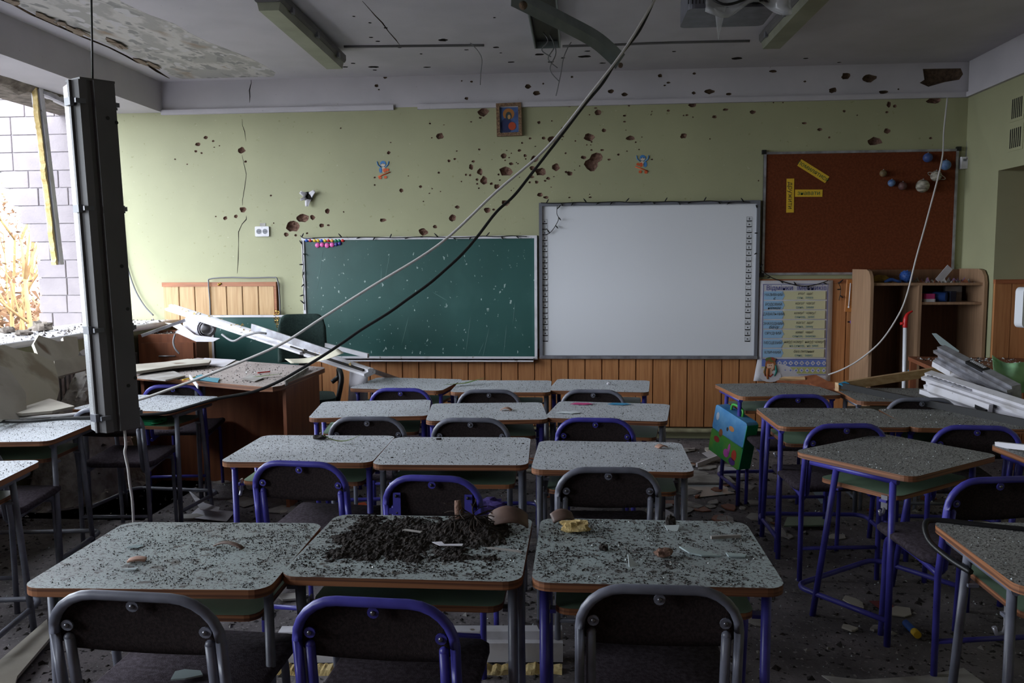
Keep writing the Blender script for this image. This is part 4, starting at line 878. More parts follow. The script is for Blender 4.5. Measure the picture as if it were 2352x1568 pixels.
CH = {  # x, y(of the hoop top), rot, colour, label
 'r1a': (-.962, 1.660, -3, 'g', 'grey-hooped chair at the left of the nearest row'), 'r1b': (-.431, 1.660, -3, 'b', 'blue-hooped chair nearest the camera'), 'r1c': (.18, 1.767, 0, 'g', 'grey-hooped chair at the right of the nearest row'),
 'r2a': (-.999, 2.85, -5, 'b', 'blue-hooped chair at the left of the second row'), 'r2b': (-.484, 2.673, -3, 'B', 'blue-hooped chair with long side brackets in the second row'), 'r2c': (.107, 2.816, 2, 'g', 'grey-hooped chair at the right of the second row'),
 'r3a': (-.973, 3.719, 3, 'g', 'grey-hooped chair at the left of the third row'), 'r3b': (-.488, 3.707, 0, 'g', 'grey-hooped chair in the middle of the third row'), 'r3c': (.082, 3.73, -3, 'b', 'blue-hooped chair at the right of the third row'),
 'r4a': (-1.005, 4.60, 0, 'b', 'blue-hooped chair in the farthest row, left'), 'r4b': (-.493, 4.56, 0, 'g', 'grey-hooped chair in the farthest row, middle'), 'r4c': (.088, 4.58, -2, 'g', 'grey-hooped chair in the farthest row below the white board'),
 'ra1': (1.17, 4.448, 4, 'b', 'blue-hooped chair in front of the bag desk'), 'ra2': (1.77, 4.36, 0, 'g', 'grey chair hoop peeping out below the fallen profiles'), 'rb1': (1.168, 3.642, 6, 'b', 'blue-hooped chair behind the askew desk'),
 'rb2': (1.705, 3.626, -4, 'b', 'blue-hooped chair right of the askew desk'), 'rd0': (1.375, 2.752, 10, 'b', 'blue-hooped chair behind the nearest right-hand desk'), 'rd1': (1.40, 1.75, 0, 'b', 'blue chair tucked under the nearest right-hand desk'),
 'l1': (-2.40, 4.70, 8, 'b', 'blue-hooped chair by the teacher desk near the window'), 'l2': (-2.342, 3.90, 4, 'g', 'grey-hooped chair behind the dangling lamp'), 'l3': (-2.47, 3.06, 5, 'g', 'grey chair at the left edge under the window desks'),
}
cp = {}
for k, (x, y, a, c, lb) in CH.items():
    key = c
    if key not in cp: o = cp[key] = make_chair(m_grey if c == 'g' else m_blue, .325 if c == 'B' else .349, c == 'B')
    else: o = copy_tree(cp[key])
    ca, sa = math.cos(R(a)), math.sin(R(a)); off = .045
    o.location = (x-off*sa, y+off*ca, 0); o.rotation_euler = (0, 0, R(a)); o.scale = (1.12 if k == 'r1a' else 1, 1, 1); tag(o, lb, 'chair', 'school chairs with dark fabric backs')
def seatpt(k, u, v, z=.436):
    x, y, a = CH[k][:3]; ca, sa = math.cos(R(a)), math.sin(R(a)); v += .045; return Vector((x+u*ca-v*sa, y+u*sa+v*ca, z))

# ------------------------------------------------------------------ crumbs: uncountable grit on desks and floor
def chips(q, p, s_, mi, flat=.5):
    a = random.random()*6.28; c, sn = math.cos(a), math.sin(a); r = lambda: random.uniform(.5, 1.1)*s_
    v = [(r(), 0), (-.5*r(), .8*r()), (-.5*r(), -.8*r())]
    b = len(q.v)
    for X, Y in v: q.v.append((p[0]+X*c-Y*sn, p[1]+X*sn+Y*c, p[2]-.0005))
    q.v.append((p[0]+random.uniform(-.3, .3)*s_, p[1]+random.uniform(-.3, .3)*s_, p[2]+s_*random.uniform(.3, 1)*flat*1.6))
    for f in ((0, 1, 3), (1, 2, 3), (2, 0, 3)): q.f.append(tuple(b+i for i in f)); q.m.append(mi); q.sm.append(False)
CM = [m_grit, m_grit2, m_glass_c, m_soil]
def litter(k, n, s0, s1, wts, dens=None, label=''):
    q = MB()
    for i in range(n):
        for _ in range(30):
            u, v = random.uniform(-.292, .292), random.uniform(-.244, .244)
            if not (abs(u) > .265 and abs(v) > .215) and (dens is None or random.random() < dens(u, v)): break
        p = dpt(k, u, v); s_ = s0+(s1-s0)*random.random()**3
        chips(q, p, s_, random.choices(range(4), wts)[0])
    o = q.build('desk_grit', CM); tag(o, label, 'debris', 'grit lying on the desktops', 'stuff')
gl = {'r1a': 'soil crumbs and glass bits over the near left desktop', 'r1b': 'soil crumbs around the heap on the near middle desktop', 'r1c': 'soil and glass bits on the near right desktop'}
nz = lambda u, v, o: noise.noise((u*9+o, v*9, o))
def clump(u, v, o): return 1.5*nz(u, v, o)+1.3*nz(u*2.6, v*2.6, o+3)+1.1*nz(u*7, v*7, o+6)
litter('r1a', 9000, .0010, .0045, (5, .9, .35, 9), lambda u, v: max(.03, min(1, .28+1.0*(u+.02)+.9*v+clump(u, v, 3)*(.35+.9*max(0, u+.25)))) if not (u < -.10 and v < .0) else max(.02, .10+.5*nz(u*4, v*4, 4)), gl['r1a'])
litter('r1b', 13000, .0010, .006, (5, .8, .45, 11), lambda u, v: max(.08, min(1, .85-abs(u)*.5-abs(v)*1.0+clump(u, v, 5))), gl['r1b'])
litter('r1c', 10000, .0010, .0055, (5, 1.0, .7, 9), lambda u, v: max(.05, min(1, .42-1.0*u+clump(u, v, 7))), gl['r1c'])
for k, d in DESKS.items():
    if k[:2] == 'r1': continue
    dark = d[4] == 'k'; far = k[:2] in ('r4', 'r3', 'ra')
    litter(k, 1500 if far else 2300, .0014, .005, (10, 2.6, 2.0 if not dark else 2.6, 3), None, 'grit and glass crumbs on the '+d[5])
# floor
for nm, n, lb in (('floor_grit', 15000, 'dark grit and broken bits strewn across the floor'), ('floor_glass', 5200, 'glittering glass crumbs strewn across the floor')):
    q = MB()
    for i in range(n):
        y = .9+5.7*random.random()**1.3; x = random.uniform(max(-3.3, -.75*y-.4), min(2.9, .62*y+.3))
        if nm == 'floor_grit': chips(q, (x, y, 0), .003+.022*random.random()**5, random.choices((0, 1, 2), (6, 1.6, 3))[0])
        else: chips(q, (x, y, 0), .002+.006*random.random()**3, 0, .8)
    tag(q.build(nm, [m_grit, m_grit2, m_soil] if nm == 'floor_grit' else [m_glass_c]), lb, 'debris', kind='stuff')

# soil heap with roots on the near middle desk
q = MB(); nx, ny = 150, 120; vs = []; hh = []
for j in range(ny+1):
    for i in range(nx+1):
        u = -.29+.58*i/nx; v = -.22+.455*j/ny
        h = -.0012+.009*nz(u*1.5, v*1.5, 1)+.007*nz(u*4, v*4, 3)+.006*nz(u*11, v*11, 6)+.004*nz(u*26, v*26, 8)
        h += .030*math.exp(-((u-.13)**2/.010+(v-.13)**2/.006))+.006*math.exp(-((u+.02)**2/.03+(v-.02)**2/.012))+.006*math.exp(-((u+.12)**2/.014+(v+.0)**2/.02))
        h -= .02*max(0, abs(u)-.22)/.07+.02*max(0, -v-.12)/.1
        hh.append(h); vs.append(dpt('r1b', u, v, .6605+max(h, -.002)))
fs = []
for j in range(ny):
    for i in range(nx):
        c = (j*(nx+1)+i, j*(nx+1)+i+1, (j+1)*(nx+1)+i+1, (j+1)*(nx+1)+i)
        if max(hh[x] for x in c) > .0: fs.append(c)
q.add(vs, fs, 0, False); tag(q.build('soil_heap', m_soil), 'black potting soil heaped on the near middle desk', 'soil', kind='stuff')
t = thing('uprooted_plant', 'tangle of dry plant roots lying in the soil heap', 'roots', dpt('r1b', .14, .12, .69))
for i in range(34):
    a_ = random.random()*6.28; L_ = random.uniform(.05, .13); p = Vector((0, 0, .012)); pts = [p]; d = Vector((math.cos(a_), math.sin(a_)*.8, random.uniform(-.1, .4)))
    for s_ in range(5): d = (d+Vector((random.uniform(-.6, .6), random.uniform(-.6, .6), random.uniform(-.5, .25)))).normalized(); pts.append(pts[-1]+d*L_/5); pts[-1].z = max(pts[-1].z, -.018)
    MB().tube(smooth_path(pts, 2), .0016, 4).build('root', m_root, t)
MB().tube([(-.045, .02, .0), (-.05, .025, .03), (-.052, .03, .05)], [.014, .011, .009], 8).build('cut_stem', m_crater, t)
# pot shards
def shard(name, label, k, u, v, rot, R0, L_, arc, th, mat, z=.662, tilt=0, group=None, cat='shard'):
    o = MB().sheet(lambda a_, b_: (R0*math.sin((a_-.5)*R(arc)), (b_-.5)*L_*(1-.35*abs(a_-.4)), R0*math.cos((a_-.5)*R(arc))-R0*math.cos(R(arc/2))), 10, 5, th).build(name, mat)
    o.location = dpt(k, u, v, z+th/2); o.rotation_euler = (R(tilt), 0, R(rot)); return tag(o, label, cat, group)
m_pot = M('brown_clay_pot', (116, 92, 82), (92, 72, 64), scale=12, rough=.55)
shard('pot_shard', 'large curved brown pot shard beside the roots', 'r1b', .235, .15, 6, .062, .06, 125, .006, m_pot, .676, 34)
shard('pot_shard', 'grey-brown pot shard at the far left corner of the near right desk', 'r1c', -.235, .215, 20, .042, .042, 100, .006, m_pot, .670, 28)
shard('pot_shard', 'small pinkish terracotta shard on the near left desk', 'r1a', -.10, -.075, 15, .06, .028, 42, .005, m_terra)
shard('pot_shard', 'tan shard on the middle desk of the third row', 'r3b', .10, .0, -12, .04, .04, 90, .004, m_terra)
shard('pot_shard', 'pale shard on the right desk of the second row', 'r2c', .21, .14, 30, .035, .035, 80, .004, m_terra)
shard('pot_shard', 'long brown splinter lying in the soil of the near left desk', 'r1a', .10, .03, -14, .09, .016, 60, .004, m_pot)
# foam and rubble chunks
def chunk(name, label, p, size, mat, seed, cat='rubble', rz_=0, group=None, n=10):
    q = MB(); q.ball((0, 0, 0), 1, 0, n, max(5, n*2//3)); v2 = []
    for x, y, z in q.v:
        f = 1+.55*noise.noise((x*1.7+seed, y*1.7, z*1.7))+.25*noise.noise((x*4+seed, y*4, z*4)); m_ = max(abs(x), abs(y), abs(z)); f *= (.55+.45/m_ if m_ > .2 else 1)*.8
        v2.append((x*f*size[0]/2, y*f*size[1]/2, z*f*size[2]/2))
    q.v = v2; q.sm = [False]*len(q.sm); lo = min(v[2] for v in v2)
    o = q.build(name, mat); o.location = (p[0], p[1], p[2]-lo*.96); o.rotation_euler = (0, 0, R(rz_)); return tag(o, label, cat, group)
chunk('foam_chunk', 'torn yellow foam chunk on the near right desk', dpt('r1c', -.20, .125), (.105, .05, .034), m_foam, 3, 'foam', 4, n=14)
chunk('clod', 'knobbly brown clod on the near right desk', dpt('r1c', .035, -.06), (.06, .035, .026), m_crater, 8, 'clod', 20)
chunk('clod', 'dark soil clod on the near right desk left of centre', dpt('r1c', -.12, -.02), (.03, .026, .02), m_soil, 5, 'clod', 0)
chunk('clod', 'white rimmed clod at the far edge of the near right desk', dpt('r1c', .075, .185), (.035, .03, .04), m_soil, 15, 'clod', 0)
for i, (k, u, v, s_, lb) in enumerate((('r2a', -.02, .17, .075, 'flat dark root clump on the left second-row desk'), ('r2b', -.10, .20, .03, 'dark root tuft on the middle second-row desk'), ('r2b', .27, .12, .014, 'small dark pebble on the middle second-row desk'), ('r2b', -.24, -.14, .014, 'black crumb near the left edge of the middle second-row desk'))):
    chunk('soil_clump', lb, dpt(k, u, v), (s_, s_*.7, s_*.28), m_soil, 20+i, 'soil clump', 10)
# glass shards
def flat_shard(name, label, p, pts, th, mat, rz_=0, tilt=(0, 0), cat='glass shard', group=None):
    o = MB().prism(pts, 0, th).build(name, mat); o.location = p; o.rotation_euler = (R(tilt[0]), R(tilt[1]), R(rz_)); return tag(o, label, cat, group)
G = 'sharp glass shards'
flat_shard('glass_shard', 'long pointed glass shard on the near right desk', dpt('r1c', .13, -.03, .6625), [(-.05, .03), (-.03, -.012), (.0, -.026), (.05, -.02), (.02, .004)], .004, m_glass, 0, (0, 3), group=G)
flat_shard('glass_shard', 'smaller square-ended glass shard right of the pointed one', dpt('r1c', .22, -.045, .662), [(-.025, .012), (-.02, -.014), (.022, -.008), (.028, .008)], .004, m_glass, -6, group=G)
flat_shard('glass_shard', 'upright triangular glass shard near the front of the near right desk', dpt('r1c', -.055, -.125, .662), [(-.012, -.012), (.016, -.006), (.006, .03)], .003, m_glass_c, 30, (35, 0), group=G)
flat_shard('glass_shard', 'white curved glass piece under the rimmed clod', dpt('r1c', .078, .16, .662), [(-.02, .012), (-.006, -.02), (.012, -.018), (.022, .014)], .003, m_glass_c, 0, (40, 0), group=G)
flat_shard('glass_shard', 'broad glass shard on the seat of the near left chair', seatpt('r1a', .01, .13, .437), [(-.03, .02), (-.012, .032), (.03, .028), (.045, .008), (.01, -.012), (-.022, -.018)], .004, m_glass, 0, group=G)
flat_shard('glass_shard', 'narrow bright glass bit near the front of the near left desk', dpt('r1a', -.085, -.135, .662), [(-.02, -.004), (.012, -.006), (.016, .004), (.0, .006)], .003, m_glass_c, 12, group=G)
flat_shard('glass_shard', 'pale shard far left on the near left desk', dpt('r1a', -.16, .03, .662), [(-.018, -.006), (.01, -.01), (.02, .01), (-.006, .008)], .003, m_glass, 12, group=G)
flat_shard('paper_scrap', 'bent pale paper scrap in the soil of the near middle desk', dpt('r1b', .10, -.045, .677), [(-.055, .012), (-.03, .018), (-.02, -.002), (.03, .004), (.03, -.012), (-.03, -.014)], .0012, m_paper, 0, cat='paper')
flat_shard('wood_splinter', 'grey splinter at the right front of the near middle desk', dpt('r1b', .245, -.07, .672), [(-.05, .012), (.02, -.008), (.045, -.016), (.04, -.004), (-.04, .018)], .003, m_paper2, 0, cat='splinter')
flat_shard('paper_scrap', 'small pale scrap near the back of the near middle desk', dpt('r1b', -.03, .07, .672), [(-.03, .0), (-.025, .012), (.03, .002), (.028, -.008)], .002, m_paper2, -10, cat='paper')
flat_shard('wood_splinter', 'short wooden sliver at the right of the near right desk', dpt('r1c', .22, .09, .663), [(-.045, -.006), (.04, .002), (.04, .008), (-.045, .004)], .008, m_paper2, 8, cat='splinter')
# leaf and papers on far desks
q = MB().sheet(lambda u, v: ((u-.5)*.16, (v-.5)*.016*math.sin(math.pi*min(1, u+.02)), .012+.028*(u-.5)**2*4), 12, 3, .001); o = q.build('green_leaf', m_leaf); o.location = dpt('r2a', .1, .08, .66); o.rotation_euler = (0, 0, R(8)); tag(o, 'long green leaf on the left second-row desk', 'leaf')
q = MB().sheet(lambda u, v: ((u-.5)*.30, (v-.5)*.03*math.sin(math.pi*min(1, u+.02)), .01+.05*max(0, u-.5)), 12, 3, .001); o = q.build('dry_leaf', m_leaf); o.location = dpt('r4b', -.24, .02, .665); o.rotation_euler = (0, 0, R(34)); tag(o, 'dry drooping leaf bridging the left and middle far desks', 'leaf')
for k, u, v, c, lb in (('r3c', -.17, .16, m_pink, 'pink paper scrap on the right third-row desk'), ('r3c', .03, .19, m_cyan, 'blue paper scrap on the right third-row desk'), ('r3c', -.2, -.11, m_glass_c, 'pale sheet scrap near the front of the right third-row desk')):
    flat_shard('paper_scrap', lb, dpt(k, u, v, .6635), [(-.06, -.01), (-.03, .035), (.04, .03), (.065, -.005), (.02, -.03)], .001, c, 0, cat='paper')
chunk('plaster_bit', 'small white plaster bit on the right far desk', dpt('r4c', .05, .02), (.03, .025, .022), m_paper, 4, 'plaster')
# box on the shelf of the window desk
t = thing('green_box', 'flat green plastic box on the shelf by the window', 'box', dpt('l1', .02, -.09, .5635), (0, 0, R(-5)))
MB().prism(rrect(.22, .14, .015), 0, .022).build('box_body', m_gplast, t); MB().prism(rrect(.2, .12, .012), .022, .026).build('lid', m_gplast, t); MB().tube([(.1, -.07, .012), (.13, -.06, .012), (.13, .0, .012), (.1, .01, .012)], .003, 6).build('handle', m_gplast, t)
# bent rubber strip on the right desk
sp_ = [dpt('rd1', .35, .02, .664), dpt('rd1', .1, .12, .664), dpt('rd1', -.15, .2, .664), dpt('rd1', -.28, .245, .664), dpt('rd1', -.318, .24, .655), dpt('rd1', -.325, .19, .62), dpt('rd1', -.305, .10, .60), dpt('rd1', -.28, .03, .59)]
tag(MB().tube(smooth_path(sp_, 5), .0085, 6).build('rubber_strip', m_cable_b), 'black rubber strip curling round the corner of the near right-hand desk', 'rubber strip')
# school bag hanging on the side desk
bagp = dpt('ra1', -.30, -.06, 0)
t = thing('school_bag', 'blue and green picture satchel hanging from the desk hook', 'school bag', (bagp.x, bagp.y, .255), (0, R(14), R(-62))); t.scale = (.86, .86, .86)
Tb = Matrix(((1, 0, 0, 0), (0, 0, 1, 0), (0, 1, 0, 0), (0, 0, 0, 1)))
cb, cg = M('bag_sky_blue', (70, 140, 200), (110, 170, 216), scale=9, rough=.5), M('bag_meadow', (52, 140, 60), (96, 150, 52), scale=12, rough=.5)
MB().prism(rrect(.34, .17, .02, 3, 0, .085), -.045, .045, T=Tb).build('lower_body', cg, t)
MB().prism(rrect(.34, .18, .02, 3, 0, .255), -.045, .045, T=Tb).build('upper_body', cb, t)
MB().prism(rrect(.344, .30, .02, 3, 0, .19), .045, .050, T=Tb).build('back_panel', cg, t)
MB().box((.171, -.046, .01), (.176, .046, .33)).build('side_gusset', m_gplast, t)
MB().tube(smooth_path([(-.06, 0, .34), (-.055, 0, .385), (0, 0, .395), (.055, 0, .385), (.06, 0, .34)], 3), .009, 8).build('handle', M('bag_handle', (70, 170, 70), rough=.4), t)
for x, z, rx, rz_, c in ((-.10, .11, .03, .022, (150, 40, 40)), (.02, .06, .03, .03, (190, 80, 170)), (.04, .10, .012, .04, (200, 90, 180)), (.10, .08, .026, .04, (190, 60, 40)), (.09, .03, .035, .026, (90, 50, 130)), (-.07, .17, .02, .03, (150, 90, 50)), (.03, .245, .028, .018, (220, 150, 90)), (-.01, .225, .01, .015, (60, 60, 66)), (-.13, .27, .016, .03, (190, 200, 214)), (-.02, .15, .06, .016, (70, 150, 50))):
    MB().prism([(rx*math.cos(k_*.5236), rz_*math.sin(k_*.5236)) for k_ in range(12)], 0, .001, T=basis((x, -.0452, z), (1, 0, 0), (0, 0, 1))).build('picture_patch', M('bag_print', c, rough=.5), t)

# ------------------------------------------------------------------ slabs and bars helper
def slab(name, label, pts, th, mat, cat, group=None, mat2=None, parent=None):
    P = [Vector(p) for p in pts]; n = Vector((0, 0, 0)); c = sum(P, Vector())/len(P)
    for i in range(len(P)): n += (P[i]-c).cross(P[(i+1) % len(P)]-c)
    n.normalize()
    if n.y > 0: n = -n
    ux = (P[1]-P[0]); ux = (ux-n*ux.dot(n)).normalized(); uy = n.cross(ux); o0 = c
    q = MB(); fl_ = [((p-c).dot(ux), (p-c).dot(uy)) for p in P]
    if sum(fl_[i-1][0]*fl_[i][1]-fl_[i][0]*fl_[i-1][1] for i in range(len(fl_))) < 0: fl_ = fl_[::-1]
    q.prism(fl_, -th, 0, 0, 1 if mat2 else 0, T=Matrix(((ux.x, uy.x, n.x, c.x), (ux.y, uy.y, n.y, c.y), (ux.z, uy.z, n.z, c.z), (0, 0, 0, 1))))
    o = q.build(name, [mat, mat2] if mat2 else mat, parent)
    return tag(o, label, cat, group) if label else o
def bar_T(p0, p1, up=(0, 0, 1)): return basis(p0, Vector(p1)-Vector(p0), Vector(up))
def bar(name, label, p0, p1, prof, mat, cat, up=(0, 0, 1), group=None, parent=None):
    T = bar_T(p0, p1, up); L_ = (Vector(p1)-Vector(p0)).length
    o = MB().prism(prof, 0, L_, T=T @ Matrix(((0, 0, 1, 0), (1, 0, 0, 0), (0, 1, 0, 0), (0, 0, 0, 1)))).build(name, mat, parent)
    return tag(o, label, cat, group) if label else o
def rectp(a, b): return [(-a/2, -b/2), (a/2, -b/2), (a/2, b/2), (-a/2, b/2)]

# ------------------------------------------------------------------ teacher corner
t = thing('teacher_desk', 'wide brown teacher desk littered with dust and papers', 'desk', (-1.65, 4.40, 0))
poly = [(-.10, .02), (-.03, .015), (.0, .07), (.01, .84), (-.02, .90), (-1.12, 1.42), (-1.18, .51)]
MB().prism(poly, .722, .75, 0, 1).build('desktop', [m_teach, m_ply], t)
MB().box((-.05, .22, 0), (-.03, .84, .722)).build('side_panel', m_wood_d, t); MB().box((-1.1, .80, .0), (-.05, .82, .722)).build('back_panel', m_wood_d, t); MB().box((-1.12, .62, 0), (-1.10, 1.2, .722)).build('side_panel', m_wood_d, t)
for p in ((-.62, .34), (-.60, .38)): MB().tube([(p[0], p[1], .722), (p[0], p[1], 0)], .014, 8).build('leg', m_grey, t)
# papers and odds on the desk
DT = .7515
def ontop(name, label, px, z, mat, cat, th=.0012, group=None): return slab(name, label, [onZ(x, y, z) for x, y in px], th, mat, cat, group)
ontop('paper_sheet', 'white sheet of paper on the teacher desk', [(450, 838), (470, 822), (542, 826), (515, 842)], DT+.003, m_paper, 'paper')
ontop('plaster_strip', 'long torn plasterboard strip across the teacher desk', [(305, 850), (308, 842), (380, 836), (430, 829), (485, 831), (480, 838), (400, 846), (306, 860)], DT+.022, m_plaster, 'plasterboard', .016)
ontop('paper_sheet', 'torn paper heap by the front of the teacher desk', [(312, 866), (330, 856), (400, 852), (425, 862), (380, 872)], DT+.012, m_paper2, 'paper', .008)
ontop('teal_card', 'teal card scrap on the teacher desk', [(438, 868), (462, 859), (475, 866), (505, 868), (500, 877), (460, 872)], DT+.006, M('teal_card', (70, 140, 160), rough=.6), 'card', .002)
bar('white_spatula', 'white plastic spatula on the edge of the teacher desk', onZ(436, 864, DT+.02), onZ(455, 888, DT+.0), rectp(.022, .006), m_paper, 'spatula')
bar('yellow_pencil', 'yellow pencil on the teacher desk', onZ(420, 872, DT+.006), onZ(448, 866, DT+.006), [(.005*math.cos(i), .005*math.sin(i)) for i in range(6)], m_yellow, 'pencil')
bar('red_pencil', 'red pencil on the teacher desk', onZ(592, 856, DT+.006), onZ(620, 853, DT+.006), [(.004*math.cos(i), .004*math.sin(i)) for i in range(6)], m_red, 'pencil')
q = MB().sheet(lambda u, v: ((u-.5)*.2, (v-.5)*.025*math.sin(math.pi*min(1, u+.03)), .004+.012*u), 10, 2, .001); o = q.build('dry_leaf', m_leaf); o.location = onZ(610, 866, DT); o.rotation_euler = (0, 0, R(25)); tag(o, 'dry leaf on the teacher desk', 'leaf')
ontop('paper_sheet', 'small white scrap in the middle of the teacher desk', [(555, 870), (575, 860), (605, 868), (585, 876)], DT+.004, m_paper2, 'paper', .002)
bar('wood_strip', 'flat grey strip at the right edge of the teacher desk', onZ(655, 880, DT+.004), onZ(708, 848, DT+.004), rectp(.03, .006), m_paper2, 'strip')
q = MB()
for i in range(1600):
    u, v = random.random(), random.random(); p = Vector((-1.67-1.15*u, 4.44+.50*u+v*(.82+.06*u), .75)); chips(q, p, .0018+.009*random.random()**4, random.choices(range(4), (6, 4, 1.5, 3))[0])
tag(q.build('desk_grit', CM), 'grit and plaster crumbs on the teacher desk', 'debris', 'grit lying on the desktops', 'stuff')
# pedestal with open top, rubble inside
t = thing('drawer_unit', 'brown open-topped drawer unit beside the window sill', 'cabinet', (-2.90, 6.08, 0), (0, 0, R(12)))
for lo, hi in (((-.42, 0, 0), (0, .018, .905)), ((-.018, .018, 0), (0, .40, .905)), ((-.42, .38, 0), (-.018, .40, .905)), ((-.42, .018, 0), (-.402, .38, .905)), ((-.402, .018, .85), (-.018, .38, .865))): MB().box(lo, hi).build('panel', m_wood_d, t)
for z in (.05, .32, .59): o = MB().box((-.40, -.016, z), (-.02, -.001, z+.25)).build('drawer_front', m_wood_d, t); MB().tube([(-.27, -.03, z+.15), (-.15, -.03, z+.15)], .006, 6).build('handle', m_alum, o)
q = MB(); M3 = Matrix.Rotation(R(12), 3, 'Z')
for i in range(700): p = Vector((-2.90, 6.08, .868))+M3 @ Vector((random.uniform(-.39, -.03), random.uniform(.03, .37), random.uniform(0, .03))); chips(q, p, .004+.016*random.random()**3, random.choices(range(4), (3, 6, 1, 2))[0])
tag(q.build('unit_rubble', [m_grit, m_rubble, m_paper, m_soil]), 'crumbled plaster filling the open drawer unit top', 'debris', kind='stuff')
# rolled poster
c = onY(476, 754, 6.0); ax = Vector((-.62, .62, .06)).normalized(); e1 = ax.cross(Vector((0, 0, 1))).normalized(); e2 = e1.cross(ax)
def spiral(u, v): a_ = u*2*math.pi*3.2; r_ = .040+.039*u; return c+e1*math.cos(a_)*r_+e2*math.sin(a_)*r_+ax*(v*.30+.02*u)
t = thing('rolled_poster', 'rolled white poster lying on the drawer unit', 'poster')
MB().sheet(spiral, 60, 3, .0015).build('paper_roll', m_paper, t)
slab('paper_sheet', 'loose white sheets under the rolled poster', [onY(403, 764, 6.00), onY(408, 758, 6.04), onY(455, 770, 5.94), onY(505, 775, 5.89), onY(490, 786, 5.84), onY(450, 782, 5.84)], .002, m_paper, 'paper')
slab('paper_sheet', 'white sheet poking out left of the rolled poster', [onY(380, 742, 6.19), onY(395, 748, 6.14), onY(440, 775, 5.94), onY(452, 772, 5.96), onY(412, 742, 6.09)], .002, m_paper, 'paper')
tag(MB().tube(smooth_path([onY(402, 768, 5.94), onY(398, 785, 5.92), onY(402, 800, 5.90), onY(412, 812, 5.90)]), .007, 6).build('looped_cable', m_cable_g), 'grey cable loop hanging on the drawer unit', 'cable')
bar('grey_rod', 'thin grey metal rod leaning on the drawer unit', onY(325, 771, 5.89), onY(425, 735, 6.09), rectp(.022, .012), m_alum, 'rod')
tag(MB().tube(smooth_path([onY(510, 768, 5.6), onY(535, 783, 5.5), onY(560, 772, 5.45), onY(590, 764, 5.4), onY(612, 766, 5.4)]), .008, 6).build('looped_cable', m_cable_g), 'grey cable end over the fallen white frame', 'cable')
# fallen white window frame profile with foam
A = onY(392, 705, 6.15); B = onY(848, 852, 5.12); upn = Vector((.1, -.35, 1))
t = thing('fallen_window_frame', 'long white window frame profile fallen across the teacher corner', 'window frame')
prof = [(-.05, -.012), (-.02, -.03), (.05, -.03), (.05, -.006), (.034, -.006), (.034, .012), (.01, .012), (.01, .022), (-.014, .022), (-.014, .004), (-.05, .004)]
Tm = basis(A, B-A, upn.cross(B-A)); LLf = (B-A).length
def fr_bar(nm, pf, x0, x1, mt): 
    return MB().prism(pf, x0, x1, T=Tm @ Matrix(((0, 0, 1, 0), (1, 0, 0, 0), (0, 1, 0, 0), (0, 0, 0, 1)))).build(nm, mt, t)
fr_bar('profile', prof, 0, LLf*.72, m_frame_w); fr_bar('profile', [(x+.004, y-.006) for x, y in prof], LLf*.735, LLf, m_frame_w)
fr_bar('inner_web', rectp(.05, .02), LLf*.66, LLf*.985, m_dark)
q = MB()
for i in range(70):
    p = Tm @ Vector((LLf*random.uniform(.08, .95), random.uniform(-.03, .03), random.uniform(.012, .026))); chips(q, p, .006+.018*random.random()**2, 0, .7)
o = q.build('foam_remains', m_foam, t); o['kind'] = 'stuff'
bar('grey_strip', 'flat grey strip behind the fallen white frame', onY(578, 751, 5.6), onY(760, 812, 5.3), rectp(.05, .012), m_alum, 'strip')
bar('white_stick', 'thin white stick against the chalkboard foot', onY(748, 792, 5.9), onY(846, 817, 5.7), rectp(.03, .018), m_frame_w, 'stick')
bar('grey_strip', 'grey strip sliding down below the fallen frame end', onY(845, 848, 5.3), onY(915, 872, 5.6), rectp(.03, .012), m_alum, 'strip')
o = MB().sheet(lambda u, v: onY(668+122*u-14*v, 834-24*u-10*v+8*math.sin(u*3.1), 5.1+.12*v+.03*math.sin(u*6)), 12, 5, .0015).build('curled_paper', M('cream_paper', (204, 198, 178), rough=.8)); tag(o, 'curled cream paper draped over the fallen frame', 'paper')
o = MB().sheet(lambda u, v: onY(803+42*u-4*v*(1-u), 852+78*v-10*u*v, 5.2+.02*math.sin(u*5+v*4)), 8, 10, .0012).build('hanging_sheet', m_paper); tag(o, 'pale sheet hanging below the end of the fallen frame', 'sheet')
# swivel chair
oc = onY(694, 760, 5.85)
t = thing('swivel_chair', 'dark green swivel chair standing before the chalkboard', 'office chair', (oc.x, 5.85, 0), (0, 0, R(200)))
def ob(u, v):
    x = -.17+.34*u; e = max(0, abs(x)-.10)/.07; z = .72+(.345-.10*(1-math.sqrt(max(0, 1-e*e))))*v; return (x, -.03*(1-(x/.17)**2)-.02*v, z)
MB().sheet(ob, 16, 10, .045).build('backrest', m_chair_g, t)
MB().prism(rrect(.42, .42, .1, 5, 0, .22), .44, .50).build('seat', m_chair_g, t); MB().tube([(0, .22, .44), (0, .22, .1)], .025, 10).build('gas_post', m_black, t); MB().box((-.03, -.03, .40), (.03, .0, .8)).build('back_bar', m_black, t)
for i in range(5):
    a_ = R(72*i); o = MB().tube([(0, .22, .11), (.28*math.cos(a_), .22+.28*math.sin(a_), .07)], [.022, .015], 8).build('base_arm', m_black, t); MB().ball((.28*math.cos(a_), .22+.28*math.sin(a_), .03), .03, 0, 10, 6).build('castor', m_black, o)
for sx in (-1, 1): MB().tube(smooth_path([(sx*.22, .3, .46), (sx*.25, .3, .6), (sx*.25, .25, .66), (sx*.25, .05, .66), (sx*.25, .0, .6), (sx*.2, .0, .56)], 3), .018, 8).build('armrest', m_black, t)

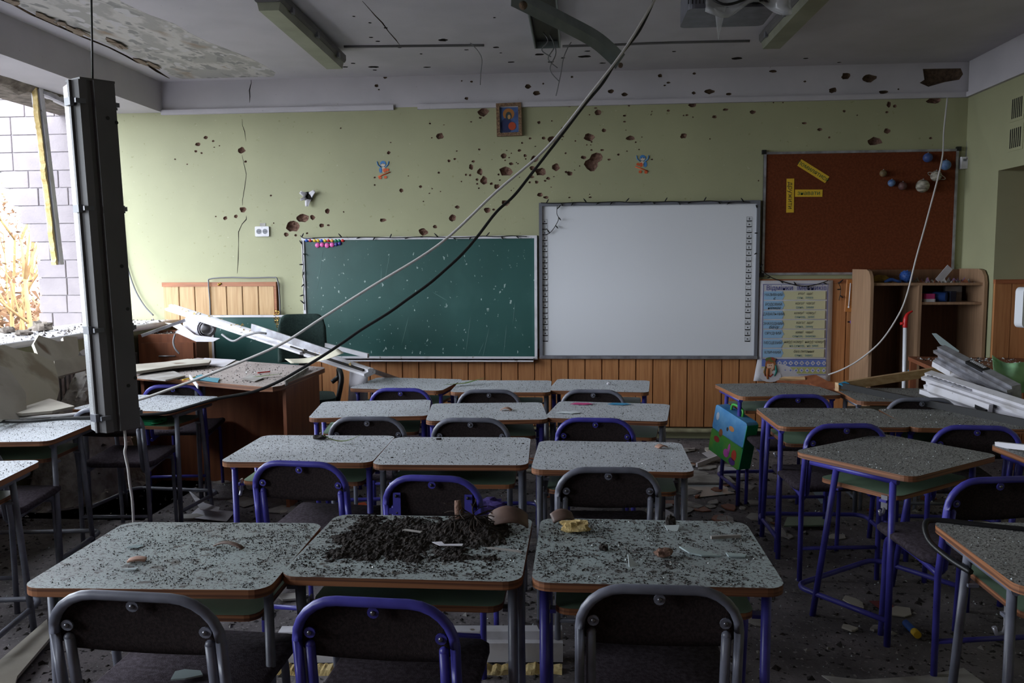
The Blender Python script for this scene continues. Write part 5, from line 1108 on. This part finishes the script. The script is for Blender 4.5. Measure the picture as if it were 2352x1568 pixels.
# ------------------------------------------------------------------ rubble under and on the sill
def leanX(x, y): return onX(x, y, -3.24+max(0, (y-775))/125*.26)
def z4(L): return [leanX(x/3.92, 600+y/3.92) for x, y in L]
slab('plaster_slab', 'jagged upright plaster slab with a notched top under the sill', z4([(280, 760), (330, 680), (440, 715), (500, 738), (552, 732), (548, 700), (575, 688), (680, 692), (692, 850), (560, 1060), (380, 1000)]), .018, m_plaster, 'plaster slab')
slab('plaster_slab', 'big cracked plaster slab stained brown below the sill', z4([(0, 765), (95, 795), (200, 822), (290, 832), (385, 880), (450, 905), (482, 1040), (492, 1160), (430, 1400), (-200, 1400), (-200, 800)])[:], .02, M('stained_plaster', (186, 178, 160), (150, 136, 116), scale=3, rough=.9, sharp=(.5, .6), speck=[((112, 90, 74), 2.2, .58, .62)]), 'plaster slab').location = (.05, -.06, 0)
slab('plaster_slab', 'narrow plaster slab leaning at the far left below the sill', z4([(0, 950), (60, 1040), (150, 1170), (160, 1400), (-200, 1400), (-200, 900)]), .018, m_plaster, 'plaster slab').location = (.12, -.12, 0)
slab('plaster_slab', 'broken plaster slab right of the notched one', z4([(470, 905), (600, 880), (690, 855), (825, 880), (830, 960), (640, 1010), (480, 1050)]), .02, m_plaster, 'plaster slab').location = (.03, -.05, 0)
slab('plaster_slab', 'pale rounded plaster slab behind the dangling lamp', z4([(692, 830), (740, 802), (830, 805), (840, 870), (720, 862)]), .02, m_paper, 'plaster slab')
q = MB(); nx = 46; vs = []
for j in range(nx+1):
    for i in range(nx+1):
        x = -3.36+.93*i/nx; y = 4.35+1.25*j/nx; d = math.hypot((x+3.12)/.27, (y-4.98)/.46)
        h = .82*max(0, 1-d**1.5)+.10*noise.noise((x*5, y*5, 0))*(d < 1.1)+.05*noise.noise((x*14, y*14, 3))*(d < 1.1); vs.append((x, y, max(h, -.01)))
q.add(vs, [(j*(nx+1)+i, j*(nx+1)+i+1, (j+1)*(nx+1)+i+1, (j+1)*(nx+1)+i) for j in range(nx) for i in range(nx)], 0, False)
for i in range(900):
    k_ = random.randrange(len(vs)); v = vs[k_]
    if v[2] > .02: chips(q, (v[0]+random.uniform(-.01, .01), v[1]+random.uniform(-.01, .01), v[2]+.002), .006+.028*random.random()**3, random.choices((0, 1, 2), (5, 3, 1))[0])
tag(q.build('rubble_heap', [m_rubble, m_plaster, m_soil]), 'heap of plaster rubble between the window and the desks', 'rubble', kind='stuff')
q = MB()
for i in range(1500):
    y = random.uniform(3.6, 6.6); x = random.uniform(XO, -3.34); chips(q, (x, y, .974), .003+.022*random.random()**4, random.choices((0, 1, 2), (4, 4, 2))[0])
tag(q.build('sill_crumbs', [m_rubble, m_paper, m_soil]), 'stone crumbs strewn over the window sill', 'debris', kind='stuff')
for i, (x, y, s_, lb) in enumerate(((97, 752, (.16, .12, .09), 'largest grey concrete lump on the window sill'), (55, 762, (.12, .09, .05), 'flat dark concrete lump on the window sill'), (18, 758, (.10, .08, .06), 'concrete lump at the far left of the sill'), (187, 733, (.05, .04, .03), 'small stone on the sill beside the dangling lamp'))):
    p = onZ(x, y+8, .974); p.x = max(p.x, XO); chunk('concrete_lump', lb, (p.x, p.y, .972), s_, m_concrete, 40+i, 'concrete', 20*i, n=14)
ontop('plaster_sheet', 'large pale plaster sheet lying on the window desks', [(-40, 902), (51, 900), (102, 911), (171, 932), (120, 943), (51, 949), (-40, 944)], .705, m_plaster, 'plaster slab', .014)
t = thing('spiral_notebook', 'black spiral notebook under the plaster sheet by the window', 'notebook', onZ(25, 950, .67))
MB().box((-.14, -.10, 0), (.14, .1, .022)).build('pages', m_black, t)
q = MB(); 
for i in range(22): q.tube([(.145, -.095+.0088*i, .0), (.15, -.095+.0088*i, .014), (.14, -.095+.0088*i, .026), (.13, -.095+.0088*i, .014)], .0016, 4)
o = q.build('spiral_binding', m_alum, t); o['kind'] = 'stuff'
# radiator under the sill
t = thing('radiator', 'perforated grey radiator panel under the broken sill', 'radiator', (-3.385, 4.1, .25))
MB().box((0, 0, 0), (.06, 1.9, .52)).build('panel', m_lamp, t)
for i in range(38): MB().box((.06, .02+i*.049, .02), (.066, .045+i*.049, .5)).build('fin', m_alum, t)
# remaining window frame pieces
t = thing('broken_window_mullion', 'splintered white window mullion with foam hanging from the beam', 'window frame')
A = onX(84, 196, -3.80); B = onX(133, 608, -3.74)
bar('profile', None, A, B, [(-.028, -.03), (.028, -.03), (.028, .012), (.0, .012), (.0, .03), (-.028, .03)], m_frame_w, None, up=(1, 0, 0), parent=t)
Tm2 = basis(A, B-A, Vector((0, 1, 0))); Lm = (B-A).length
q = MB(); vs = []
for i in range(61):
    f = i/60; wv = .012+.03*max(0, noise.noise((f*9, 2, 0)))+.012*noise.noise((f*40, 5, 0))+.03*max(0, f-.7)
    for a_, b_ in ((-.028, .02), (-.028-max(.006, wv), .02), (-.028-max(.006, wv), -.015), (-.028, -.015)): vs.append(Tm2 @ Vector((f*Lm, a_, b_)))
q.add(vs, [(4*i+a_, 4*i+(a_+1) % 4, 4*i+4+(a_+1) % 4, 4*i+4+a_) for i in range(60) for a_ in range(4)])
q.build('foam_edge', m_foam, t)
t = thing('window_head_profile', 'white window head profile left under the beam', 'window frame')
bar('profile', None, onX(92, 200, -3.80), onX(170, 236, -3.80), [(-.05, -.03), (.05, -.03), (.05, .0), (.03, .0), (.03, .02), (-.05, .02)], m_frame_w, None, parent=t)
bar('track', None, onX(96, 212, -3.78), onX(170, 246, -3.78), rectp(.02, .03), m_alum, None, parent=t)

# ------------------------------------------------------------------ right side
CF = 6.24; X0 = onY(1997, 750, CF).x; X1 = XR-.012; ZT = onY(2000, 619, CF).z
t = thing('open_cabinet', 'beige open cabinet with shelves in the right corner', 'cabinet', (X0, CF, 0))
Wc = X1-X0; Dc = .42
def sidep(): return [(0, 0), (Dc, 0), (Dc, ZT), (.10, ZT), (.05, ZT-.012), (.015, ZT-.05), (0, ZT-.10)]
Ts = lambda x: Matrix(((0, 0, 1, x), (1, 0, 0, 0), (0, 1, 0, 0), (0, 0, 0, 1)))
for x in (0, Wc-.022): MB().prism(sidep(), 0, .022, T=Ts(x)).build('side_panel', m_cab, t)
zs_ = onY(2050, 653, CF).z; xd = onY(2114, 750, CF).x-X0; z2 = onY(2160, 697, CF).z
MB().box((.022, .03, zs_-.009), (Wc-.022, Dc-.012, zs_+.009)).build('top_shelf', m_cab, t); MB().box((.022, Dc-.012, .05), (Wc-.022, Dc, ZT-.005)).build('back_panel', m_cab_in, t)
MB().box((xd-.011, .02, .05), (xd+.011, Dc-.012, zs_-.009)).build('divider', m_cab, t); MB().box((xd+.011, .03, z2-.009), (Wc-.022, Dc-.012, z2+.009)).build('shelf', m_cab, t); MB().box((.022, .03, .05), (Wc-.022, Dc-.012, .07)).build('bottom_shelf', m_cab, t)
def cabp(x, y, Y): p = onY(x, y, Y); return p
p = onY(2081, 640, 6.4); t = thing('spiky_ball', 'blue spiky ball on top of the cabinet', 'ball', (p.x, 6.4, zs_+.009+.045))
MB().ball((0, 0, 0), .045, 0, 16, 10).build('ball', m_bluep, t)
q = MB()
for i in range(60):
    z = 1-2*(i+.5)/60; r_ = math.sqrt(1-z*z); a_ = i*2.4; d = Vector((r_*math.cos(a_), r_*math.sin(a_), z)); q.tube([d*.043, d*.05], [.004, .002], 4)
o = q.build('spikes', m_bluep, t); o['kind'] = 'stuff'
p = onY(2022, 640, 6.42); t = thing('yellow_hat', 'dull yellow crumpled cap on the cabinet top', 'cap', (p.x, 6.42, zs_+.009)); MB().sheet(lambda u, v: (.075*math.cos(u*6.2832)*math.cos(v*1.5), .06*math.sin(u*6.2832)*math.cos(v*1.5), .055*math.sin(v*1.5)+.004), 16, 6, .002).build('crown', M('mustard_cloth', (150, 120, 40), (110, 86, 30), scale=20, rough=.9), t); MB().prism(rrect(.16, .13, .06, 5), 0, .004).build('brim', M('mustard_brim', (130, 104, 36), rough=.9), t)
p = onY(2050, 645, 6.36); tag(MB().tube([(-.06, 0, .006), (-.02, 0, .022), (.0, 0, .024), (.03, 0, .014), (.06, 0, .008)], [.008, .014, .012, .010, .012], 8).build('blue_tool', m_bluep), 'blue plastic holder in front of the spiky ball', 'holder').location = (p.x, 6.36, zs_+.009)
p = onY(2168, 632, 6.38); o = MB().box((-.025, -.003, -.07), (.025, .003, .07)).build('white_card', m_paper); o.location = (p.x, 6.38, zs_+.07); o.rotation_euler = (R(-10), R(42), 0); tag(o, 'white card tilted on top of the cabinet', 'card')
q = MB()
for i in range(160): chips(q, (X0+random.uniform(xd+.05, Wc-.06), CF+random.uniform(.05, .35), zs_+.010), .006+.022*random.random()**2, random.choices((0, 1, 2), (3, 2, 2))[0], 1)
tag(q.build('cabinet_debris', [m_paper2, M('mauve_scrap', (120, 90, 120), rough=.8), m_wood_d]), 'mixed paper scraps and debris on the cabinet top', 'debris', kind='stuff')
zz = z2+.009
p = onY(2132, 690, 6.34); t = thing('pink_box', 'pink and white small box on the cabinet shelf', 'box', (p.x, 6.34, zz)); MB().prism(rrect(.085, .07, .015), 0, .022).build('base', m_white_board, t); MB().prism(rrect(.08, .066, .015), .022, .06).build('lid', m_pink, t)
p = onY(2158, 690, 6.36); o = MB().tube([(-.09, .06, .036), (.04, -.04, .036)], .036, 16).build('blue_cylinder', m_bluep); o.location = (p.x, 6.38, zz); tag(o, 'blue tin lying on the cabinet shelf', 'tin')
p = onY(2186, 690, 6.36); o = MB().prism(rrect(.06, .08, .01), 0, .075).build('dark_box', M('dark_navy', (34, 44, 70), rough=.6)); o.location = (p.x, 6.40, zz); o.rotation_euler = (0, 0, R(20)); tag(o, 'dark blue box beside the tin on the cabinet shelf', 'box')
p = onY(2200, 676, 6.5); o = MB().box((-.07, -.02, 0), (.05, .02, .11)).build('pale_box', m_paper2); o.location = (p.x-.03, 6.5, zz); tag(o, 'pale box at the back of the cabinet shelf', 'box')
t = thing('hooked_pole', 'white pole with a red hooked handle before the cabinet', 'pole')
MB().tube([onY(2079, 752, 6.1), onY(2077, 858, 6.05), onZ(2071, 1058, 0.0)], .014, 10).build('shaft', m_white_board, t); MB().tube(smooth_path([onY(2079, 752, 6.1), onY(2080, 735, 6.1), onY(2084, 722, 6.1), onY(2096, 714, 6.1)]), [.017]*8+[.016, .014, .013, .012, .011, .01, .009, .008, .007, .006, .005], 10).tube([onY(2068, 743, 6.1), onY(2080, 742, 6.1)], .01, 8).build('red_hook', m_red, t)
# brown table behind the heap
t = thing('side_table', 'brown wooden table behind the heap of window profiles', 'table', (2.60, 5.55, 0), (0, 0, R(-8)))
MB().prism(rrect(.72, .62, .02), .735, .76).build('tabletop', m_wood_d, t)
for x in (-.33, .33):
    for y in (-.28, .28): MB().box((x-.02, y-.02, 0), (x+.02, y+.02, .735)).build('leg', m_wood_d, t)
MB().box((-.33, -.285, .64), (.33, -.265, .735)).build('apron', m_wood_d, t)
q = MB()
for i in range(500): chips(q, (2.60+random.uniform(-.3, .3), 5.55+random.uniform(-.25, .25), .76), .003+.015*random.random()**3, random.choices((0, 1, 2), (3, 3, 3))[0])
tag(q.build('table_crumbs', [m_grit, m_grit2, m_glass_c]), 'glass and plaster crumbs on the brown side table', 'debris', kind='stuff')
# profiles
P1 = [(-.045, -.035), (.045, -.035), (.045, .01), (.03, .01), (.03, .035), (.012, .035), (.012, .012), (-.02, .012), (-.02, .03), (-.045, .03)]
t = thing('upper_window_profile', 'upper white window profile with a black comb strip', 'window profile'); A, B = onY(2158, 812, 4.95), onY(2330, 905, 4.25)
bar('profile', None, A, B, P1, m_alum, None, up=(-.2, -.5, 1), parent=t); Tq = basis(A, B-A, Vector((-.2, -.5, 1))); MB().box((.30, .034, -.03), (.46, .05, .012), T=Tq).build('black_comb', m_black, t)
o = MB()
for i in range(9): o.box((.315+i*.015, .0505, -.024), (.321+i*.015, .0525, -.006), T=Tq)
o.build('comb_teeth', m_frame_w, t)['kind'] = 'stuff'
bar('lower_flange', None, A+Vector((-.03, 0, -.06)), B+Vector((-.03, 0, -.06)), rectp(.03, .02), m_frame_w, None, parent=t)
t = thing('lower_window_profile', 'lower white window profile with a metal lock rail', 'window profile'); A, B = onY(2130, 872, 4.72), onY(2400, 962, 3.95)
bar('profile', None, A, B, P1, m_frame_w, None, up=(-.2, -.5, 1), parent=t); Tq = basis(A, B-A, Vector((-.2, -.5, 1))); MB().box((.03, .028, -.012), (.36, .040, .020), T=Tq).build('lock_rail', m_alum, t)
for i in range(8): MB().box((.05+i*.036, .0395, -.004), (.068+i*.036, .0415, .012), T=Tq).build('lock_slot', m_black, t)
bar('lower_flange', None, A+Vector((-.03, 0, -.065)), B+Vector((-.03, 0, -.06)), rectp(.025, .025), m_frame_w, None, parent=t)
t = thing('thin_window_profile', 'thin broken white profile under the lower window profile', 'window profile'); bar('profile', None, onY(2134, 893, 4.62), onY(2275, 942, 4.2), [(-.03, -.012), (.03, -.012), (.03, .012), (-.01, .012)], m_frame_w, None, parent=t); bar('black_seal', None, onY(2185, 903, 4.5), onY(2265, 945, 4.2), rectp(.02, .012), m_black, None, parent=t)
bar('black_duct', 'long flat black strip lying across the right desks', onY(1925, 884, 5.0), onY(2420, 985, 3.72), rectp(.035, .016), m_black, 'strip')
bar('pine_plank', 'long pale pine plank leaning towards the cabinet', onY(1922, 888, 4.98), onY(2192, 846, 5.36), rectp(.05, .03), m_wood_l, 'plank')
t = thing('broken_crate', 'broken brown crate corner between the far right desks', 'crate'); slab('front', None, [onY(1782, 870, 5.3), onY(1800, 865, 5.3), onY(1875, 866, 5.25), onY(1932, 890, 5.05), onY(1915, 905, 5.0), onY(1860, 885, 5.2)], .03, m_wood_d, None, parent=t)
slab('raw_edge', None, [onY(1790, 869, 5.26), onY(1800, 864, 5.26), onY(1848, 865, 5.24), onY(1850, 871, 5.22)], .02, m_wood_l, None, parent=t)
slab('blue_scrap', 'bright blue scrap at the end of the pine plank', [onY(1926, 880, 4.96), onY(1940, 876, 4.98), onY(1952, 880, 4.96), onY(1936, 885, 4.95)], .006, m_cyan, 'scrap')
slab('blue_scrap', 'bright blue folded scrap at the foot of the hooked pole', [onY(2084, 852, 5.9), onY(2092, 842, 5.92), onY(2104, 848, 5.9), onY(2100, 856, 5.88)], .01, m_cyan, 'scrap')
q = MB(); q.sheet(lambda u, v: onY(2279+90*u+6*v, 815+28*u+70*v+8*math.sin(u*5), 4.55-.2*v+.05*math.sin(u*7+v*3)+.03*math.sin(v*9)), 10, 10, .002)
tag(q.build('green_sheet', m_greenp), 'crumpled light green sheet on the heap at the right edge', 'sheet')
bar('white_rod', 'white double rod jutting in at the right edge', onY(2289, 1020, 3.5), onY(2400, 1032, 3.3), rectp(.022, .018), m_frame_w, 'rod')
slab('glass_splinter', 'long dark glass splinter propped before the cabinet', [onY(2141, 765, 5.75), onY(2150, 766, 5.75), onY(2204, 805, 5.65), onY(2200, 812, 5.65), onY(2160, 790, 5.7)], .005, m_glass, 'glass splinter')
t = thing('white_monitor', 'white rounded plastic monitor edge at the right border', 'monitor', onY(2385, 705, 5.35)); MB().prism(rrect(.29, .25, .03, 5), -.03, .03, T=basis((0, 0, 0), (.95, .3, 0), (0, 0, 1))).build('casing', m_white_board, t); MB().tube([(0, .02, -.12), (0, .02, onY(2385, 705, 5.35).z*-1+.76)], .02, 8).build('stand', m_white_board, t)
MB().prism(rrect(.2, .16, .03), onY(2385, 705, 5.35).z*-1+.76, onY(2385, 705, 5.35).z*-1+.775).build('foot', m_white_board, t)

# ------------------------------------------------------------------ things on the floor
def onfloor(name, label, px, mat, cat, z=.006, th=.0015, group='sheets of paper on the floor'):
    return slab(name, label, [onZ(x, y, z) for x, y in px], th, mat, cat, group)
onfloor('paper_sheet', 'pale green sheet on the floor before the school bag', [(1560, 1114), (1655, 1106), (1688, 1132), (1600, 1142)], m_glass_c, 'paper')
onfloor('board_piece', 'brown board on the floor left of the school bag', [(1590, 1088), (1672, 1090), (1690, 1108), (1560, 1108)], m_paper2, 'board', .02, .012, None)
onfloor('paper_sheet', 'white crumpled sheet under the bag desk', [(1612, 1040), (1640, 1032), (1660, 1044), (1632, 1054)], m_paper, 'paper', .02)
onfloor('paper_sheet', 'white pointed paper right of the grey second-row chair', [(1512, 1160), (1545, 1178), (1560, 1192), (1530, 1196), (1520, 1180)], m_paper, 'paper', .015)
onfloor('paper_sheet', 'long pale sheet under the right second-row desk', [(1560, 1165), (1610, 1158), (1585, 1176), (1540, 1188)], m_paper2, 'paper')
onfloor('paper_sheet', 'flat white sheet on the floor behind the left second-row chair', [(595, 1176), (648, 1160), (722, 1166), (700, 1180)], m_paper2, 'paper')
onfloor('paper_sheet', 'torn white paper on the floor beyond the near left desk', [(430, 1188), (455, 1166), (540, 1175), (520, 1198)], m_paper, 'paper', .012)
onfloor('paper_sheet', 'bent white card on the floor by the grey window chair', [(432, 1125), (470, 1155), (505, 1165), (500, 1175), (460, 1170)], m_paper, 'paper', .05)
onfloor('paper_sheet', 'dull paper on the floor beneath the third-row left desk', [(520, 1150), (560, 1140), (610, 1150), (560, 1165)], m_paper2, 'paper')
onfloor('red_sheet', 'dull red sheet on the floor under the askew desk', [(1996, 1380), (2040, 1379), (2056, 1396), (2020, 1398)], M('dull_red_paper', (130, 60, 60), rough=.8), 'paper')
onfloor('blue_sheet', 'pale blue card on the floor behind the blue chair', [(1868, 1130), (1896, 1128), (1908, 1150), (1886, 1156)], M('pale_blue_card', (150, 170, 190), rough=.8), 'paper', .05)
onfloor('plastic_sheet', 'large pale plastic sheet at the bottom right on the floor', [(1887, 1552), (1980, 1562), (2120, 1553), (2213, 1535), (2275, 1580), (1960, 1600)], m_paper2, 'sheet', .03, .003, None)
onfloor('wood_board', 'long pale board on the floor at the bottom left', [(-20, 1590), (-20, 1540), (108, 1428), (116, 1470), (40, 1560), (30, 1600)], m_plaster, 'board', .02, .012, None)
onfloor('exercise_book', 'greenish exercise book on the floor under the blue desk', [(1808, 1190), (1895, 1190), (1905, 1208), (1800, 1210)], m_shelf, 'book', .02, .008, None)
onfloor('teal_scrap', 'teal scrap on the floor behind the near blue chair', [(645, 1452), (662, 1452), (664, 1470), (642, 1472)], M('teal_scrap', (90, 140, 150), rough=.7), 'paper')
bar('floor_strip', 'thin white strip on the floor left of the bag desk', onZ(1600, 1068, .02), onZ(1652, 1048, .03), rectp(.03, .015), m_frame_w, 'strip')
bar('paper_tube', 'pale paper tube on the floor beneath the bag desk', onZ(1652, 1080, .04), onZ(1712, 1088, .04), [(.035*math.cos(i*.52), .035*math.sin(i*.52)) for i in range(12)], m_paper, 'paper tube')
t = thing('floor_window_profile', 'white window profile lying on the floor under the nearest row', 'window profile'); A, B = onZ(640, 1482, .06), onZ(1292, 1480, .06)
bar('profile', None, A, B, [(-.05, -.05), (.05, -.05), (.05, .0), (.02, .0), (.02, .03), (-.05, .03)], m_frame_w, None, parent=t)
q = MB(); vs = []
for i in range(121):
    f = i/120; p = A.lerp(B, f); h = .012+.012*noise.noise((f*14, 1, 0))+.008*noise.noise((f*60, 3, 0)); d = .05+.03*noise.noise((f*10, 6, 0))
    for a_, b_ in ((-.055, 0), (-.055-d, 0), (-.055-d*.8, max(.004, h)), (-.055, max(.006, h*1.3))): vs.append((p.x, p.y+a_, b_))
q.add(vs, [(4*i+a_, 4*i+(a_+1) % 4, 4*i+4+(a_+1) % 4, 4*i+4+a_) for i in range(120) for a_ in range(4)])
q.build('foam_remains', m_foam, t)['kind'] = 'stuff'
t = thing('glue_stick', 'blue and yellow glue stick on the floor at the right', 'glue stick'); A, B = onZ(2080, 1430, .015), onZ(2108, 1458, .015); MB().tube([A, A.lerp(B, .7)], .014, 10).build('tube', m_bluep, t); MB().tube([A.lerp(B, .7), B], .0145, 10).build('cap', m_yellow, t)
p = onZ(1125, 1195, 0); chunk('violet_bag', 'crumpled violet cloth bag on the floor behind the second row', (p.x, p.y, 0), (.22, .16, .12), m_violet, 31, 'bag', 10, n=18)
onfloor('orange_scrap', 'orange plastic scrap on the floor beyond the second row', [(812, 1158), (838, 1154), (845, 1162), (820, 1166)], M('orange_plastic', (200, 80, 30), rough=.5), 'scrap', .01, .004, None)
bar('metal_strip', 'bright metal strip on the floor right of the near grey chair', onZ(1640, 1498, .012), onZ(1685, 1535, .012), rectp(.025, .008), m_alum, 'strip')
bar('yellow_box', 'small yellow box behind the satchel on the floor', onZ(1720, 1005, .04), onZ(1745, 1004, .04), rectp(.02, .07), m_yellow, 'box')
rnd = random.Random(11)
q = MB()
for i in range(190):
    y = rnd.uniform(2.2, 6.3) if i < 110 else rnd.uniform(4.2, 6.4); x = rnd.uniform(-2.4, 2.5) if i < 110 else rnd.uniform(.35, 1.1); s_ = rnd.uniform(.02, .05+.006*y); a_ = rnd.uniform(0, 6.28)
    q.prism(blob(0, 0, s_, s_*.65, 6, .35), 0, .003+.008*rnd.random(), mi=rnd.choice((0, 0, 1, 2, 3)), T=Matrix.Translation((x, y, .003)) @ Matrix.Rotation(a_, 4, 'Z') @ Matrix.Rotation(R(rnd.uniform(-6, 6)), 4, 'X'))
tag(q.build('floor_scraps', [m_paper2, m_plaster, m_rubble, m_wood_d]), 'flat broken scraps scattered through the floor grit', 'debris', kind='stuff')
